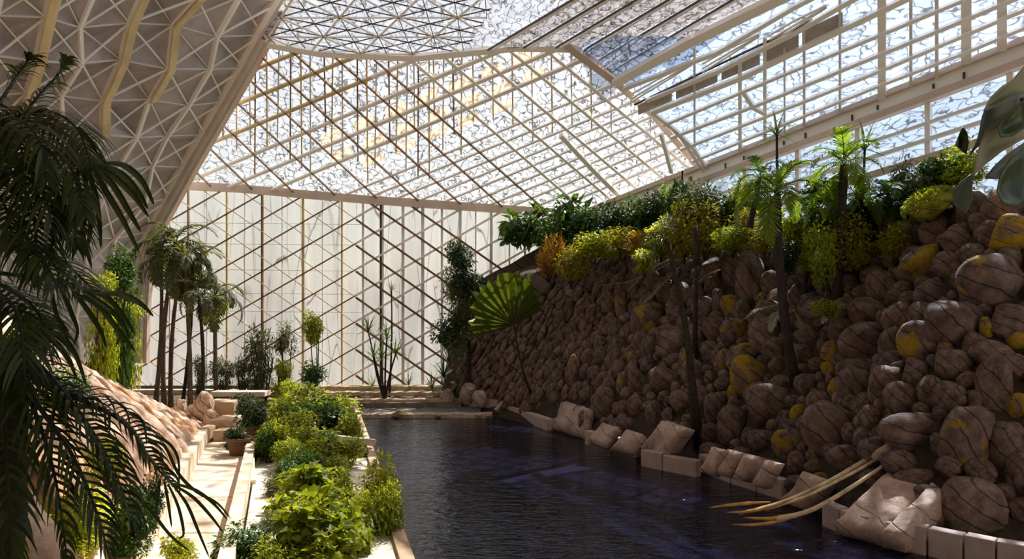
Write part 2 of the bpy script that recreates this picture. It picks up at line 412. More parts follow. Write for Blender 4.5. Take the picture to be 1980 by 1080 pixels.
for x,y0,y1,w in ((1344,90,318,.06),(1432,118,290,.11),(1480,70,268,.10),(1518,90,262,.05),(1556,30,245,.07),(1625,-5,215,.06),(1706,-120,190,.20),(1762,-150,165,.07),(1812,-190,150,.08),(1869,-220,120,.22),(1938,-250,95,.20),(2010,-280,75,.1)):
    members('rafter',dp,PD,[((x,y0),(x,y1))],w,.1,M['white_steel' if w>.09 else 'pale_steel'],side,.04)
# grey solid panels of the gutter band
for (a,b) in ((1235,1300),(1308,1388),(1396,1470),(1478,1545),(1552,1630)):
    def yu(x): return 190-.455*(x-1253)-0
    def yl(x): return 211-.415*(x-1262)
    q=[(a,yu(a)+3),(b,yu(b)+3),(b,yl(b)-2),(a,yl(a)-2)]
    vs,fs=prism([PD.at(*p)+PD.n*.02 for p in q],.04,PD.n); obj('solid_panel',vs,fs,M['grey_panel'],side)
for (a,b,t) in ((1215,1340,24),(1350,1470,26),(1480,1600,26)):
    for s_ in (.25,.6,.85):
        ya=167-.43*(a-1210)+6; PLp=[(a+10,ya+t*s_),(a+(b-a)*.5,ya-.47*(b-a)*.5+t*s_*.9),(b,ya-.47*(b-a)+t*(s_*.3+.1))]
        PL(PLp,.05,.06,'white_steel','brace',.1)
for pts in ([(1365,330),(1345,300),(1320,262),(1290,232)],[(1262,212),(1310,250),(1345,285),(1365,318)],[(1440,175),(1460,205),(1480,215)],[(1280,255),(1290,290),(1300,330)]):
    PL(pts,.13,.1,'white_steel','brace',.1)
# eave: doubled tan and white beam
def eave_off(px0,px1,dz,dn=0):
    a=on_eave(px0);b=on_eave(px1); return a+V((0,0,dz))+dnv*dn, b+V((0,0,dz))+dnv*dn
ed=(E1-E0).normalized(); dnv=ed.cross(V((0,0,1))).normalized()
if dnv.dot(V((0,0,HC))-E0)<0: dnv=-dnv
far=E0; near=E0+(E1-E0)*1.35
eave=thing('trim_3','double tan eave beam under the side roof','beam'); struct(eave)
bar('beam',far+V((0,0,.16))+dnv*.12,near+V((0,0,.16))+dnv*.12,.22,.16,M['tan_steel'],eave,V((0,0,1)))
bar('fascia',far+V((0,0,-.12))+dnv*.05,near+V((0,0,-.12))+dnv*.05,.10,.40,M['white_steel'],eave,V((0,0,1)))
bar('beam',far+V((0,0,-.40))+dnv*.14,near+V((0,0,-.40))+dnv*.14,.30,.2,M['tan_steel'],eave,V((0,0,1)))
for k in range(24):
    t=.12+k*.035; p=far+(near-far)*t+dnv*.13
    if k%3!=2: bar('bracket',p+V((0,0,-.06)),p+V((0,0,-.24+.05*(k%2))),.03,.05,M['dark_steel'],eave,ed)

# ---- glass wall under the eave
wr=thing('wall_right','glass side wall behind the plants on the slope top','wall'); struct(wr)
zb=5.6
for k in range(11):
    a=far+(near-far)*(k/11); b=far+(near-far)*((k+1)/11)
    q=[V((a.x,a.y,zb)),V((b.x,b.y,zb)),b-V((0,0,.5)),a-V((0,0,.5))]; q=[p-dnv*.05 for p in q]
    vs,fs=prism(q,-.02,dnv); obj('glass_pane',vs,fs,M['pane_side'],wr)
    bar('mullion',V((a.x,a.y,zb)),a-V((0,0,.5)),.14,.14,M['white_steel'],wr,dnv)
for dz,w in ((-1.05,.09),(-1.5,.11),(-2.0,.2),(-2.9,.08)):
    for (ta,tb) in ((.0,.5),(.5,1)):
        a=far+(near-far)*ta; b=far+(near-far)*tb; a=a+V((0,0,dz)); b=b+V((0,0,dz))
        if a.z>zb-.3: bar('rail',a+dnv*.06,b+dnv*.06,.1,w,M['tan_steel' if w>.15 else 'white_steel'],wr,V((0,0,1)))

# ---- left wall: overhanging grey cladding with folded triangular panels
wl=thing('wall_left','overhanging grey brown wall of folded triangular panels with pale ribs','wall'); struct(wl)
def lerp(a,b,t): return a+(b-a)*t
NI,NJ=8,12
rightE=[(585,-60,22.8),(545,0,23.6),(505,66,24.5),(470,130,25.5),(432,195,26.5),(395,258,27.5),(358,322,28.5),(325,382,29.4),(290,445,30.4),(272,500,30.8),(264,600,30.9),(262,700,30.9),(262,748,30.9)]
def leftE(t): return (-170, -140+960*t, 15+5*t)
G={}
for j in range(NJ+1):
    r=rightE[j]; l=leftE(j/NJ)
    for i in range(NI+1):
        t=i/NI; D=1/lerp(1/l[2],1/r[2],t)
        x=lerp(l[0],r[0],t); y=lerp(l[1],r[1],t)
        if 0<i<NI: x+=rnd.uniform(-11,11)+(5 if j%2 else -5); y+=rnd.uniform(-9,9)
        G[i,j]=P(x,y,D)
wn=(G[NI,3]-G[0,3]).cross(G[4,8]-G[4,2]).normalized()
if wn.dot(V((0,0,HC))-G[5,5])<0: wn=-wn
vs=[];fs=[]
for j in range(NJ):
    for i in range(NI):
        a,b,c,d=G[i,j],G[i+1,j],G[i+1,j+1],G[i,j+1]; ctr=(a+b+c+d)/4-wn*rnd.uniform(.15,.5)
        k=len(vs); vs+=[a,b,c,d,ctr]; fs+=[(k,k+1,k+4),(k+1,k+2,k+4),(k+2,k+3,k+4),(k+3,k,k+4)]
o=obj('cladding',vs,fs,M['clad'],wl); md=o.modifiers.new('thickness','SOLIDIFY'); md.thickness=.06; md.offset=0
up=wn
for i in range(NI):
    m=MB(); w=[.10,.14,.1,.13,.1,.14,.12,.1,.1][i]
    m.polybeam([G[i,j]+wn*.06 for j in range(NJ+1)],w,.18 if i%2 else .1,wn); m.build('vertical_rib',M['white_steel'],wl)
for i in (1,3,5,6):   # deep fins on some upper ribs, yellow light put into their colour
    m=MB(); m.polybeam([G[i,j]+wn*.22 for j in range(0,[6,5,5,6,7][i%5])],.30,.06,(wn+V((.5,0,0))).normalized()); m.build('fin',M['gold_steel'],wl)
for j in range(1,NJ):
    m=MB(); m.polybeam([G[i,j]+wn*.03 for i in range(NI+1)],.045,.06,wn); m.build('cross_rib',M['pale_steel'],wl)
for j in range(NJ):
    for s in (0,1):
        m=MB(); pts=[G[i,j+((i+s+j)%2)]+wn*.05 for i in range(NI+1)]
        m.polybeam(pts,.06 if s else .035,.05,wn); m.build('diagonal_rib',M['white_steel'],wl)
hipb=thing('trim_4','pinkish bundled edge beam between grey wall and glass roof','beam'); struct(hipb)
for k,(dx,w,mt) in enumerate(((-14,.16,'tan_steel'),(-4,.2,'white_steel'),(6,.17,'tan_steel'),(14,.14,'pale_steel'),(22,.1,'tan_steel'))):
    m=MB(); m.polybeam([P(p[0]+dx,p[1]+dx*.1,p[2]-.25) for p in rightE[:12]],w,.3,V((0,-1,0))); m.build('beam',M[mt],hipb)

# ---- opaque ceiling and wall added behind and above the camera to limit light
m=MB(); m.v=[V((-17,15.8,ZT)),V((14,15.8,ZT)),V((20,-12,ZT)),V((-17,-12,ZT))]; vs_,fs_=prism(m.v,.2,V((0,0,1))); struct(obj('ceiling_light_block',vs_,fs_,M['fill_panel']),'unseen opaque ceiling added to limit light over the near half of the hall')
m=MB(); m.box((-20,-12.3,-1),(26,-12,14)); struct(m.build('wall_light_block',M['fill_panel']),'unseen wall added to limit light at the near end of the hall')
def slab(name,lo,hi,mat,label):
    m=MB(); m.box(lo,hi); return struct(m.build(name,mat),label)
slab('floor',(-40,-12,-1.6),(45,45,-1.2),M['ground'],'ground under the pool and planting')
# ------------------------------------------------------------------ boulder slope
BASE=[(-3.4,31.0,.97,.26),(-2.0,29.0,.95,.3),(-.6,27.3,.92,.4),(.8,24.9,.9,.44),(2.24,22.4,.9,.44),(3.5,20.4,.9,.44),(4.72,18.4,.9,.44),(5.8,15.7,.9,.44),(6.1,13.9,.87,.49),(6.7,12.6,.8,.6),(8.1,11.75,.7,.71),(9.6,11.2,.6,.8),(11.5,10.6,.5,.87),(14,9.6,.45,.9)]
def base_at(s):
    s=max(0,min(.99999,s))*(len(BASE)-1); i=int(s); t=s-i
    p0=BASE[max(i-1,0)];p1=BASE[i];p2=BASE[i+1];p3=BASE[min(i+2,len(BASE)-1)]
    r=[]
    for k in range(4):
        a,b,c,d=p0[k],p1[k],p2[k],p3[k]
        r.append(.5*((2*b)+(c-a)*t+(2*a-5*b+4*c-d)*t*t+(3*b-a-3*c+d)*t**3))
    n=V((r[2],r[3])).normalized(); return V((r[0],r[1])),n
def prof(d,s):
    if d<0: return .3+d*1.2
    H=6.15
    k=max(0,1-s/.30)
    if k>0:
        # towards the end wall the face stands steep and rounds over into a gentle shoulder
        z1=6.15-1.75*k; r=5.0-4.0*k; a=.3+z1*min(1,d/r)**.92; b=max(0,d-r)*(.12+.42*k)
        return min(a+b,7.1+.3*k) if d>r else a
    t=d/5.0
    if t<1: return .3+H*(t**.92)
    return .3+H+(d-5)*.12
def S(s,d):
    b,n=base_at(s); q=b+n*(d+.35); return V((q.x,q.y,prof(d,s)))
NS,ND=90,44
DV=[-1.2+.4*k for k in range(ND+1)]
vs=[S(i/NS,d) for i in range(NS+1) for d in DV]
def vid(i,j): return i*(ND+1)+j
fs=[(vid(i,j),vid(i+1,j),vid(i+1,j+1),vid(i,j+1)) for i in range(NS) for j in range(ND)]
bank=obj('ground_slope',vs,fs,M['soil'],None,True); struct(bank,'dark soil slope under the boulders')
bvh=BVHTree.FromPolygons([tuple(v) for v in vs],fs)
O=V((0,0,HC))
def hit(px,py):
    r=ray(px,py).normalized(); h=bvh.ray_cast(O,r)
    return (h[0],h[1]) if h[0] is not None else (None,None)

def rock_mesh(name,seed,mat,facet=0,sub=3,rough=.12):
    rr=random.Random(seed); bm=bmesh.new(); bmesh.ops.create_icosphere(bm,subdivisions=sub,radius=1)
    cuts=[(V((rr.uniform(-1,1),rr.uniform(-1,1),rr.uniform(-1,1))).normalized(),rr.uniform(.62,.9)) for _ in range(facet)]
    off=V((seed*3.1,seed*1.7,seed*.9))
    for v in bm.verts:
        d=v.co.normalized(); r=1+rough*1.6*noise.noise(d*1.1+off)+rough*.7*noise.noise(d*2.7+off)+rough*.25*noise.noise(d*6+off)
        # superellipse: a little boxier than a ball
        k=(abs(d.x)**2.6+abs(d.y)**2.6+abs(d.z)**2.6)**(-1/2.6); p=d*r*(.55+.45*k)
        for n_,c in cuts:
            e=p.dot(n_)-c
            if e>0: p=p-n_*e*.85
        v.co=p
    me=bpy.data.meshes.new(name); bm.to_mesh(me); bm.free(); me.materials.append(mat)
    me.polygons.foreach_set('use_smooth',[True]*len(me.polygons)); return me
ROCK={k:[rock_mesh('boulder',i+11*j,M[mt],facet=[2,3,5,2,4,6,3,5][i]) for i in range(8)] for j,(k,mt) in enumerate((('b','boulder'),('l','boulder_lichen'),('y','boulder_yellow')))}

# (cx, cy, rx, ry, kind) of the boulders one can pick out, in photo pixels
BL="""1792 516 51 42 l;1856 467 32 33 b;1920 549 62 56 l;1955 455 42 38 y;1918 459 22 32 b;1943 400 38 36 l;1706 557 27 42 b;1749 568 27 24 b;1807 572 37 34 b;1679 607 39 31 b;1743 621 33 35 b;1842 627 56 46 b
1677 664 51 40 b;1660 712 38 24 b;1780 668 46 44 l;1893 518 30 22 b;1951 623 34 38 b;1908 634 15 23 y;1967 658 18 18 y;1885 666 21 23 b;1842 704 34 30 b;1916 689 38 30 b;1960 708 26 28 b;1630 640 30 26 b;1609 681 21 23 y;1603 714 14 15 y
1422 533 21 52 b;1453 549 25 68 b;1488 512 21 32 b;1494 553 23 30 b;1414 592 18 23 y;1477 588 14 23 l;1383 640 23 30 b;1422 642 28 27 l;1480 650 30 42 b;1438 693 34 30 l;1508 706 22 18 b;1375 680 18 24 b;1640 549 38 25 b;1585 600 36 30 b
1449 728 35 42 y;1420 761 14 18 y;1397 700 15 26 l;1508 742 20 18 b;1488 784 46 42 b;1418 823 29 38 b;1383 792 22 34 b;1477 850 28 20 b;1545 800 16 20 y;1525 862 30 34 l;1609 827 52 54 b
1616 750 15 21 y;1592 751 11 13 y;1656 745 34 38 b;1712 746 32 40 b;1741 775 32 38 b;1679 812 24 30 b;1702 838 18 18 b;1757 835 54 38 b;1801 757 23 30 b;1838 769 29 32 b;1873 734 22 18 b;1885 769 15 16 b;1868 847 46 62 l
1926 749 32 58 b;1965 786 18 27 y;1943 862 34 48 b;1972 915 26 42 b;1885 979 56 58 b;1838 901 27 24 b;1820 862 16 28 b;1795 983 34 42 l;1740 1008 26 16 b;1578 901 20 16 b;1590 926 14 13 y;1553 938 34 20 b;1640 886 42 26 b;1745 893 42 25 b;1690 930 32 22 b;1765 925 38 18 b
1383 874 28 17 b;1438 885 22 20 b;1496 905 28 18 b;1253 620 31 38 l;1227 597 11 18 l;1204 598 14 26 l;1174 590 14 25 l;1289 567 18 30 b;1311 607 20 20 b;1360 600 22 28 b;1388 690 12 20 b;1302 664 32 34 b;1258 675 18 26 b;1285 735 32 26 b;1231 690 17 16 l;1231 735 19 28 b
1204 742 12 24 l;1235 784 20 20 b;1284 766 12 12 b;1260 766 10 10 b;1267 800 20 26 b;1320 775 25 24 b;1169 780 24 34 b;1124 795 16 13 b;1107 722 14 34 l;1345 655 18 32 b;1340 720 20 30 b;1355 770 16 26 b;1550 690 22 26 b;1560 745 24 24 b;1565 650 24 22 b;1530 620 24 22 b
1875 400 26 30 b;1900 340 24 30 b;1690 490 30 22 b;1735 500 26 22 b;1600 555 24 22 b;1545 575 22 26 b;1300 830 18 16 b;1330 840 22 16 b;1215 820 16 14 b;1190 825 14 16 b"""
boulders=[]   # (loc, dims, kind, rotY)
for rec in BL.replace('\n',';').split(';'):
    a=rec.split(); cx,cy,rx,ry=map(float,a[:4]); p,n=hit(cx,cy)
    if p is None: continue
    D=p.y; dx=rx*D/FP*1.06; dz=ry*D/FP*1.06; dy=min(max(.75*(dx+dz)/2,.15),.9)
    boulders.append((p-ray(cx,cy).normalized()*dy*.25,(dx,dy,dz),a[4],rnd.uniform(-.25,.25)))
def mean(d): return (d[0]+d[1]+d[2])/3
# fill the rest of the slope, large stones first, without letting them run into each other
grid={}
def key(p): return (int(p.x//1.2),int(p.y//1.2),int(p.z//1.2))
def put(p,r): grid.setdefault(key(p),[]).append((p,r))
def free(p,r,f=.80):
    k=key(p)
    for a in (-1,0,1):
        for b in (-1,0,1):
            for c in (-1,0,1):
                for q,R in grid.get((k[0]+a,k[1]+b,k[2]+c),()):
                    if (q-p).length<f*(r+R): return False
    return True
for b in boulders: put(b[0],(b[1][0]+b[1][2])/2)
CLEAR=((1048,1135,770,850),(1222,1322,806,905),(1600,1845,900,1045),(1492,1602,905,992),(1345,1505,860,955),(1135,1235,815,885))
for lo,hi,tries in ((.42,.60,1500),(.30,.42,3500),(.20,.30,9000),(.13,.20,14000)):
    for _ in range(tries):
        s=rnd.uniform(0,.90); d=rnd.uniform(.08 if s<.4 else .2,5.3); p=S(s,d)
        scale=1.0 if s>.36 else (.55+.45*max(0,(s-.12))/.24)
        r=rnd.uniform(lo,hi)*scale
        if s<.33 and lo>.4: continue
        q=proj(p)
        if q[0]>2080 or q[1]>1120 or p.y<6: continue
        if p.z<1.3 and any(x0<q[0]<x1 and y0<q[1]<y1 for x0,x1,y0,y1 in CLEAR): continue
        if p.y+r>30.5 or (p-E0).dot(dnv)<r+.25: continue
        if free(p,r):
            put(p,r); el=1.0 if s>.36 else 1.0+.9*(.36-s)/.36
            u=rnd.random(); kind='b' if u<.93 else ('l' if u<.99 else 'y')
            fl=rnd.uniform(.8,1.2); tilt=rnd.uniform(-.3,.3) if s>.36 else .5+rnd.uniform(-.15,.15)
            boulders.append((p+V((-.1*r,-.1*r,.05*r)),(r*fl*(1 if el==1 else 1/el**.5),r*.8,r*el/fl**.5),kind,tilt))
def vis(b):
    q=proj(b[0]); m=mean(b[1])*FP/b[0].y
    ok=-m<q[0]<1980+m and q[1]<1080+m
    return m if ok else -1
boulders.sort(key=lambda b:-vis(b))
ind=[b for b in boulders if vis(b)>0][:300]; rest=boulders[len(ind):] if len(ind)==300 else []
ORD1='first second third fourth fifth sixth seventh eighth ninth tenth eleventh twelfth thirteenth fourteenth fifteenth sixteenth seventeenth eighteenth nineteenth'.split()
TENS={2:('twentieth','twenty'),3:('thirtieth','thirty'),4:('fortieth','forty'),5:('fiftieth','fifty'),6:('sixtieth','sixty'),7:('seventieth','seventy')}
def ordinal(n):
    if n<20: return ORD1[n-1]
    t,u=divmod(n,10); return TENS[t][0] if u==0 else TENS[t][1]+'-'+ORD1[u-1]
courses={}
for b in ind: courses.setdefault(max(0,min(8,int((b[0].z-.1)/.72))),[]).append(b)
CN=['in the lowest course along the kerb']+['in the %s course above the kerb'%ORD1[k] for k in range(1,8)]+['in the top course under the plants']
KN={'b':'brown','l':'lichen-patched','y':'yellow-lichened'}
for ci,lst in courses.items():
    lst.sort(key=lambda b:-proj(b[0])[0])
    for i,b in enumerate(lst):
        p,dm,kd,rt=b; m=mean(dm); sz='huge' if m>.55 else 'large' if m>.42 else 'medium-sized' if m>.28 else 'small'
        shape='upright' if dm[2]>1.35*dm[0] else 'broad' if dm[0]>1.35*dm[2] else 'rounded'
        o=link('boulder',rnd.choice(ROCK[kd])); o.location=p; o.scale=dm; o.rotation_euler=(rnd.uniform(-.15,.15),rt,rnd.uniform(-.2,.2))
        tag(o,'%s %s %s boulder %s, %s from the near end'%(sz,shape,KN[kd],CN[ci],ordinal(i+1)),'boulder','boulders stacked on the slope beside the pool')
if rest:
    m=MB(); base=[rock_mesh('stone',100+i,M['boulder'],3,2) for i in range(4)]
    src=[([v.co.copy() for v in me.vertices],[tuple(p.vertices) for p in me.polygons]) for me in base]
    for p,dm,kd,rt in rest:
        vs_,fs_=rnd.choice(src); R=Matrix.Translation(p)@Euler((0,rt,rnd.uniform(-.2,.2))).to_matrix().to_4x4()@Matrix.Diagonal((*dm,1))
        m.add([R@v for v in vs_],fs_)
    o=m.build('cobblestones',M['boulder'],None,True); tag(o,'small brown stones packed between the boulders and up the far slope','stones',None,'stuff')

# dark shale sheet over the shoulder where the slope meets the end wall
m=MB(); n1,n2=20,20
for i in range(n1+1):
    for j in range(n2+1):
        s=.0+.135*i/n1; k=max(0,1-s/.30); r=5.0-4.0*k; d=r*.80+(5.2-r*.8)*j/n2
        q=S(s,d); m.v.append(q+V((-.05,-.1,.13+.05*noise.noise(q*1.3)+.02*noise.noise(q*6))))
for v in m.v:
    v.y=min(v.y,30.55); e_=.35-(v-E0).dot(dnv)
    if e_>0: v.x+=dnv.x*e_; v.y+=dnv.y*e_
m.f=[(i*(n2+1)+j,(i+1)*(n2+1)+j,(i+1)*(n2+1)+j+1,i*(n2+1)+j+1) for i in range(n1) for j in range(n2)]
o=m.build('shale_bank',M['thatch'],None,True); md=o.modifiers.new('s','SOLIDIFY'); md.thickness=.25; md.offset=0
tag(o,'smooth dark thatch-like shale shoulder at the far top of the slope','rock')

# ------------------------------------------------------------------ kerb
KB=[(962,800,1005,812),(1005,812,1058,832),(1130,857,1184,871),(1184,871,1230,884),(1238,900,1280,909),(1280,909,1346,922),(1350,908,1412,934),(1412,934,1462,950),(1462,950,1512,966),
    (1588,1014,1622,1030),(1622,1030,1690,1050),(1690,1050,1725,1060),(1725,1060,1792,1074),(1792,1074,1862,1090),(1862,1090,1925,1104),(1925,1104,1990,1116)]
KW=['farthest one of the boulder-side kerb run','second from the far end of the boulder-side kerb','just on the near side of the lit slab rock','against the pale split slab rock','just past the pale split slab rock','with a stained face at mid pool','stepping up at the middle of the pool','second of the run before the dry fronds','ending where the dry fronds reach the water','sunlit end beside the dry fronds','sunlit, second after the dry fronds','short, third after the dry fronds','fourth after the dry fronds','fifth after the dry fronds','sixth after the dry fronds','nearest, cut by the photo edge']
for q,w in zip(KB,KW):
    a=Pz(q[0],q[1],0); b=Pz(q[2],q[3],0); d=(b-a).normalized(); n=V((-d.y,d.x,0))
    if n.x<0: n=-n
    h=.36+.06*rnd.random()+(.05 if q[0]>1300 else 0); e=d*.015
    bm=bmesh.new(); m=MB(); pts=[a+e,b-e,b-e+n*.24,a+e+n*.24]
    vs_,fs_=prism([p+V((0,0,-.5)) for p in pts],h+.5,V((0,0,1)))
    o=obj('kerb_stone',vs_,fs_,M['kerb']); bv=o.modifiers.new('b','BEVEL'); bv.width=.02; bv.segments=2
    tag(o,'pinkish kerb block, '+w,'kerb','kerb blocks along the boulder side of the pool')
def slabrock(name,pts_px,zs,mat,label,cat='rock',seed=1,thick=.5,group=None,bumpy=.12,sub=5):
    # rock with a big flat face through four picture corners (near edge first) at given heights or depths
    q=[]
    for (x,y),z in zip(pts_px,zs): q.append(Pz(x,y,z) if z<3 else P(x,y,z))
    n=(q[1]-q[0]).cross(q[3]-q[0]).normalized()
    if n.dot(O-q[0])<0: n=-n
    N=sub*2; vs_=[];fs_=[]
    for layer in (0,1):
        for i in range(N+1):
            for j in range(N+1):
                u,v=i/N,j/N; p=lerp(lerp(q[0],q[1],u),lerp(q[3],q[2],u),v)
                edge=min(u,1-u,v,1-v); rd=(1-min(1,edge/.22))**2
                if layer==0: p=p+n*(-.22*rd*thick+bumpy*noise.noise(p*1.7+V((seed,0,0)))+bumpy*.4*noise.noise(p*5))
                else: p=p-n*thick*(1-.3*rd)
                vs_.append(p)
    W=N+1
    for i in range(N):
        for j in range(N):
            a=i*W+j; fs_.append((a,a+W,a+W+1,a+1)); b=a+W*W; fs_.append((b,b+1,b+W+1,b+W))
    for i in range(N):
        for (a,b) in ((i*W,(i+1)*W),(i*W+N,(i+1)*W+N),(i,i+1),(N*W+i,N*W+i+1)):
            fs_.append((a,b,b+W*W,a+W*W))
    o=obj(name,vs_,fs_,mat,None,True); bm=bmesh.new(); bm.from_mesh(o.data); bmesh.ops.recalc_face_normals(bm,faces=bm.faces); bm.to_mesh(o.data); bm.free()
    tag(o,label,cat,group); return o
slabrock('slab_rock',[(1056,822),(1122,842),(1136,786),(1080,768)],[.12,.12,1.0,1.0],M['kerbslab'],'sunlit pale slab rock breaking the kerb line at the far pool edge',seed=3)
slabrock('slab_rock',[(1228,876),(1272,898),(1318,830),(1270,812)],[.05,.05,1.15,1.15],M['kerbslab'],'pale split slab rock sliding to the water between two kerb runs',seed=4)
slabrock('slab_rock',[(1608,1000),(1705,1022),(1790,930),(1720,900)],[.35,.35,1.0,1.1],M['kerbslab'],'broad sunlit slab rock on the kerb behind the dry fronds',seed=5)
slabrock('slab_rock',[(1700,1024),(1745,1034),(1830,945),(1800,930)],[.36,.36,.95,1.0],M['kerbslab'],'narrow sunlit slab rock beside the broad one, on the near kerb',seed=6)
slabrock('slab_rock',[(1500,968),(1556,985),(1598,925),(1548,908)],[.05,.05,.75,.75],M['kerbslab'],'sunlit slab rock under the tips of the dry fronds',seed=8)
for i,(x,y,w) in enumerate(((1362,900,'first'),(1392,905,'second'),(1426,915,'third'),(1462,930,'fourth'))):
    slabrock('slab_rock',[(x-16,y+8),(x+14,y+16),(x+40,y-32),(x+10,y-40)],[.38,.38,.95,.95],M['kerbslab'],'%s of four sloping pale slabs behind the stepped mid-pool kerb'%w,seed=20+i,thick=.35,group='sloping slabs behind the kerb',bumpy=.05,sub=3)
for i,(x,y,w) in enumerate(((1150,842,'far'),(1196,856,'near'))):
    slabrock('slab_rock',[(x-18,y+6),(x+18,y+16),(x+44,y-20),(x+12,y-30)],[.36,.36,.85,.85],M['kerbslab'],'%s one of two sloping slabs behind the kerb by the lit slab rock'%w,seed=30+i,thick=.35,group='sloping slabs behind the kerb',bumpy=.05,sub=3)

# ------------------------------------------------------------------ water
def mat_water(name,col,scale):
    m,nt,out=newmat(name); g=NT(nt)
    v=g.coords(scale=(1,2.6,1),rand=False); h=g.noise(v,scale,3,.5,.6); v2=g.coords(scale=(1,3.2,1),rot=(0,0,.3),rand=False); h2=g.noise(v2,scale*2.7,2,.5)
    hh=g.mix(.35,h,h2); p=g.bsdf(out,col,.05,g.bump(hh,.42,.14),.5); p.inputs['IOR'].default_value=1.28; return m
M['water']=mat_water('dark_pool_water',(.006,.006,.016),1.7)
M['shallow']=mat_plain('foamy_shallow_water',(.20,.20,.22),.15,.7,9,.9,.5,rand=False)
wv=[(-5.9,27.2,0),(-5.46,25.5,0),(-3.52,18.1,0),(-1.83,11.67,0),(-.2,5,0),(16,5,0),(16,12,0),(6,15,0),(5,18.5,0),(3,22.5,0),(0,27.3,0),(-.6,27.4,0)]
wv=[(-7,27.2,0),(-3.6,3,0),(18,3,0),(18,27.2,0)]
# the pool surface, a real sheet inside its banks
N=40; vs_=[];fs_=[]
left=[(27.3,-6.1),(25.5,-5.6),(18.1,-3.66),(11.67,-1.97),(3,.3)]
def interp(tab,y):
    for (a,b),(c,d) in zip(tab,tab[1:]):
        if c<=y<=a: return b+(d-b)*(y-a)/(c-a)
    return tab[-1][1]
right=[(27.3,-.2),(22.4,2.5),(18.4,5.0),(15.6,6.1),(13.7,6.2),(12.4,7.2),(11.8,8.5),(11,11.2),(10.4,13),(3,14)]
for i in range(N+1):
    y=27.25-i*(24.2/N)
    for j in range(3):
        x=lerp(interp(left,y),interp(right,y),j/2); vs_.append((x,y,0))
for i in range(N):
    for j in range(2): a=i*3+j; fs_.append((a,a+3,a+4,a+1))
o=obj('pool_water',vs_,fs_,M['water']); tag(o,'dark rippled water of the long pool','water',None,'stuff')
# ------------------------------------------------------------------ left bank: path, steps, planter, ledges
PL_=lambda D:V((-5.44-.323*(D-11.1),D,.5))            # path edges, left and right
PR_=lambda D:V((-4.36-.320*(D-11.1),D,.5))
CL_=lambda D:V((-1.83-.2627*(D-11.67),D,0))            # pool edge
m=MB(); m.v=[V((-45,33,.42)),V((-45,-12,.42)),V((.1,-12,.42)),V((-.1,5,.42)),CL_(11.67)+V((-.3,0,.42)),CL_(25.5)+V((-.3,0,.42)),V((-6.4,27.3,.42)),V((-6.4,33,.42))]
vs_,fs_=prism(m.v,-1.8,V((0,0,1))); struct(obj('floor_bank',vs_,fs_,M['ground']),'soil of the left bank')
m=MB(); m.box((-6.4,28.4,-1.2),(-2,33,.38)); struct(m.build('floor_end',M['ground']),'ground at the foot of the end wall')
pts=[PL_(3),PR_(3),PR_(18.6),PL_(18.6)]; vs_,fs_=prism([p+V((0,0,-.1)) for p in pts],.1,V((0,0,1)))
path=obj('floor_path',vs_,fs_,M['path']); struct(path,'cream paved path between the rock bank and the planter')
for D in (9.2,11.4,13.6,15.8,17.6):
    bar('joint',PL_(D)+V((0,0,.001)),PR_(D)+V((0,0,.001)),.02,.012,M['tan'],path,V((0,0,1)))
# low wall along the left of the path
m=MB(); a=[PL_(D)+V((-.12,0,.12)) for D in (4,8,12,16,19.2)]; m.polybeam(a,.24,.55,V((0,0,1))); tag(m.build('path_kerb',M['cream']),'long low cream kerb between the path and the striped rock bank','kerb')
# slanted cream edging on the planter side
m=MB(); a=[PR_(D)+V((.1,0,.13)) for D in (4,8,12,15,17.9)]; m.polybeam(a,.2,.34,V((0,0,1))); ed_=m.build('planter_edging',M['cream']); tag(ed_,'long cream edging wall between path and planter','edging')
# steps and boxes at the head of the path
def bx(name,lo,hi,mat,label,cat,bev=.03,group=None):
    m=MB(); m.box(lo,hi); o=m.build(name,M[mat]); b=o.modifiers.new('b','BEVEL'); b.width=bev; b.segments=2; return tag(o,label,cat,group)
st=PL_(18.6)
bx('step',(-7.86,18.55,.42),(-7.02,18.95,.58),'cream','lowest pale step at the head of the path, lit white','step',.05)
bx('step',(-7.86,19.0,.42),(-7.36,19.5,.86),'tan','tan block step behind the lowest pale step','step',.05)
bx('step',(-8.25,19.6,.42),(-7.65,20.6,1.04),'tan','upper tan block step beside the end of the rock bank','step',.05)
bx('step',(-8.85,20.8,.42),(-8.0,21.6,1.38),'tan','topmost tan block at the head of the path','step',.05)
bx('stone_block',(-8.2,18.95,.42),(-7.92,19.4,.95),'tan','small tan upright block at the foot of the rock bank','block',.05)
# white bench-like ledge far behind the path
m=MB(); m.box((-10.0,24.0,1.15),(-8.2,24.6,1.3)); m.box((-9.3,24.1,.42),(-8.9,24.5,1.15)); tag(m.build('stone_bench',M['cream']),'pale stone bench on one pedestal behind the head of the path','bench')

# planter: near bed of pale gravel, far raised bed
def bed(D0,D1,z,mat,name,inset=.25,n=6):
    L_=[];R_=[]
    for i in range(n+1):
        D=lerp(D0,D1,i/n); l=PR_(D)+V((inset,0,0)); r=CL_(D)+V((-.12,0,0)); L_.append(V((l.x,D,z)));R_.append(V((r.x,D,z)))
    vs_,fs_=prism(L_+R_[::-1],-.7-z*.5,V((0,0,1))); return obj(name,vs_,fs_,M[mat])
o=bed(3.2,17.9,.50,'gravel','planter_bed'); tag(o,'pale gravel bed of the planter beside the pool','planter')
o=bed(17.3,26.6,.66,'soil','raised_bed',.0); tag(o,'raised soil bed at the far end of the planter','planter')
m=MB(); a=[]
for i in range(11):
    t=i/10; l=PR_(17.9); r=CL_(17.9); a.append(V((lerp(l.x,r.x,t),17.9-.9*math.sin(PI*t)+.2,.70+.30*math.sin(PI*t))))
q0=PR_(14.6);q1=PR_(16.4); a=[V((q0.x+.2,14.6,.50)),V((q1.x+.1,16.4,.66))]+a
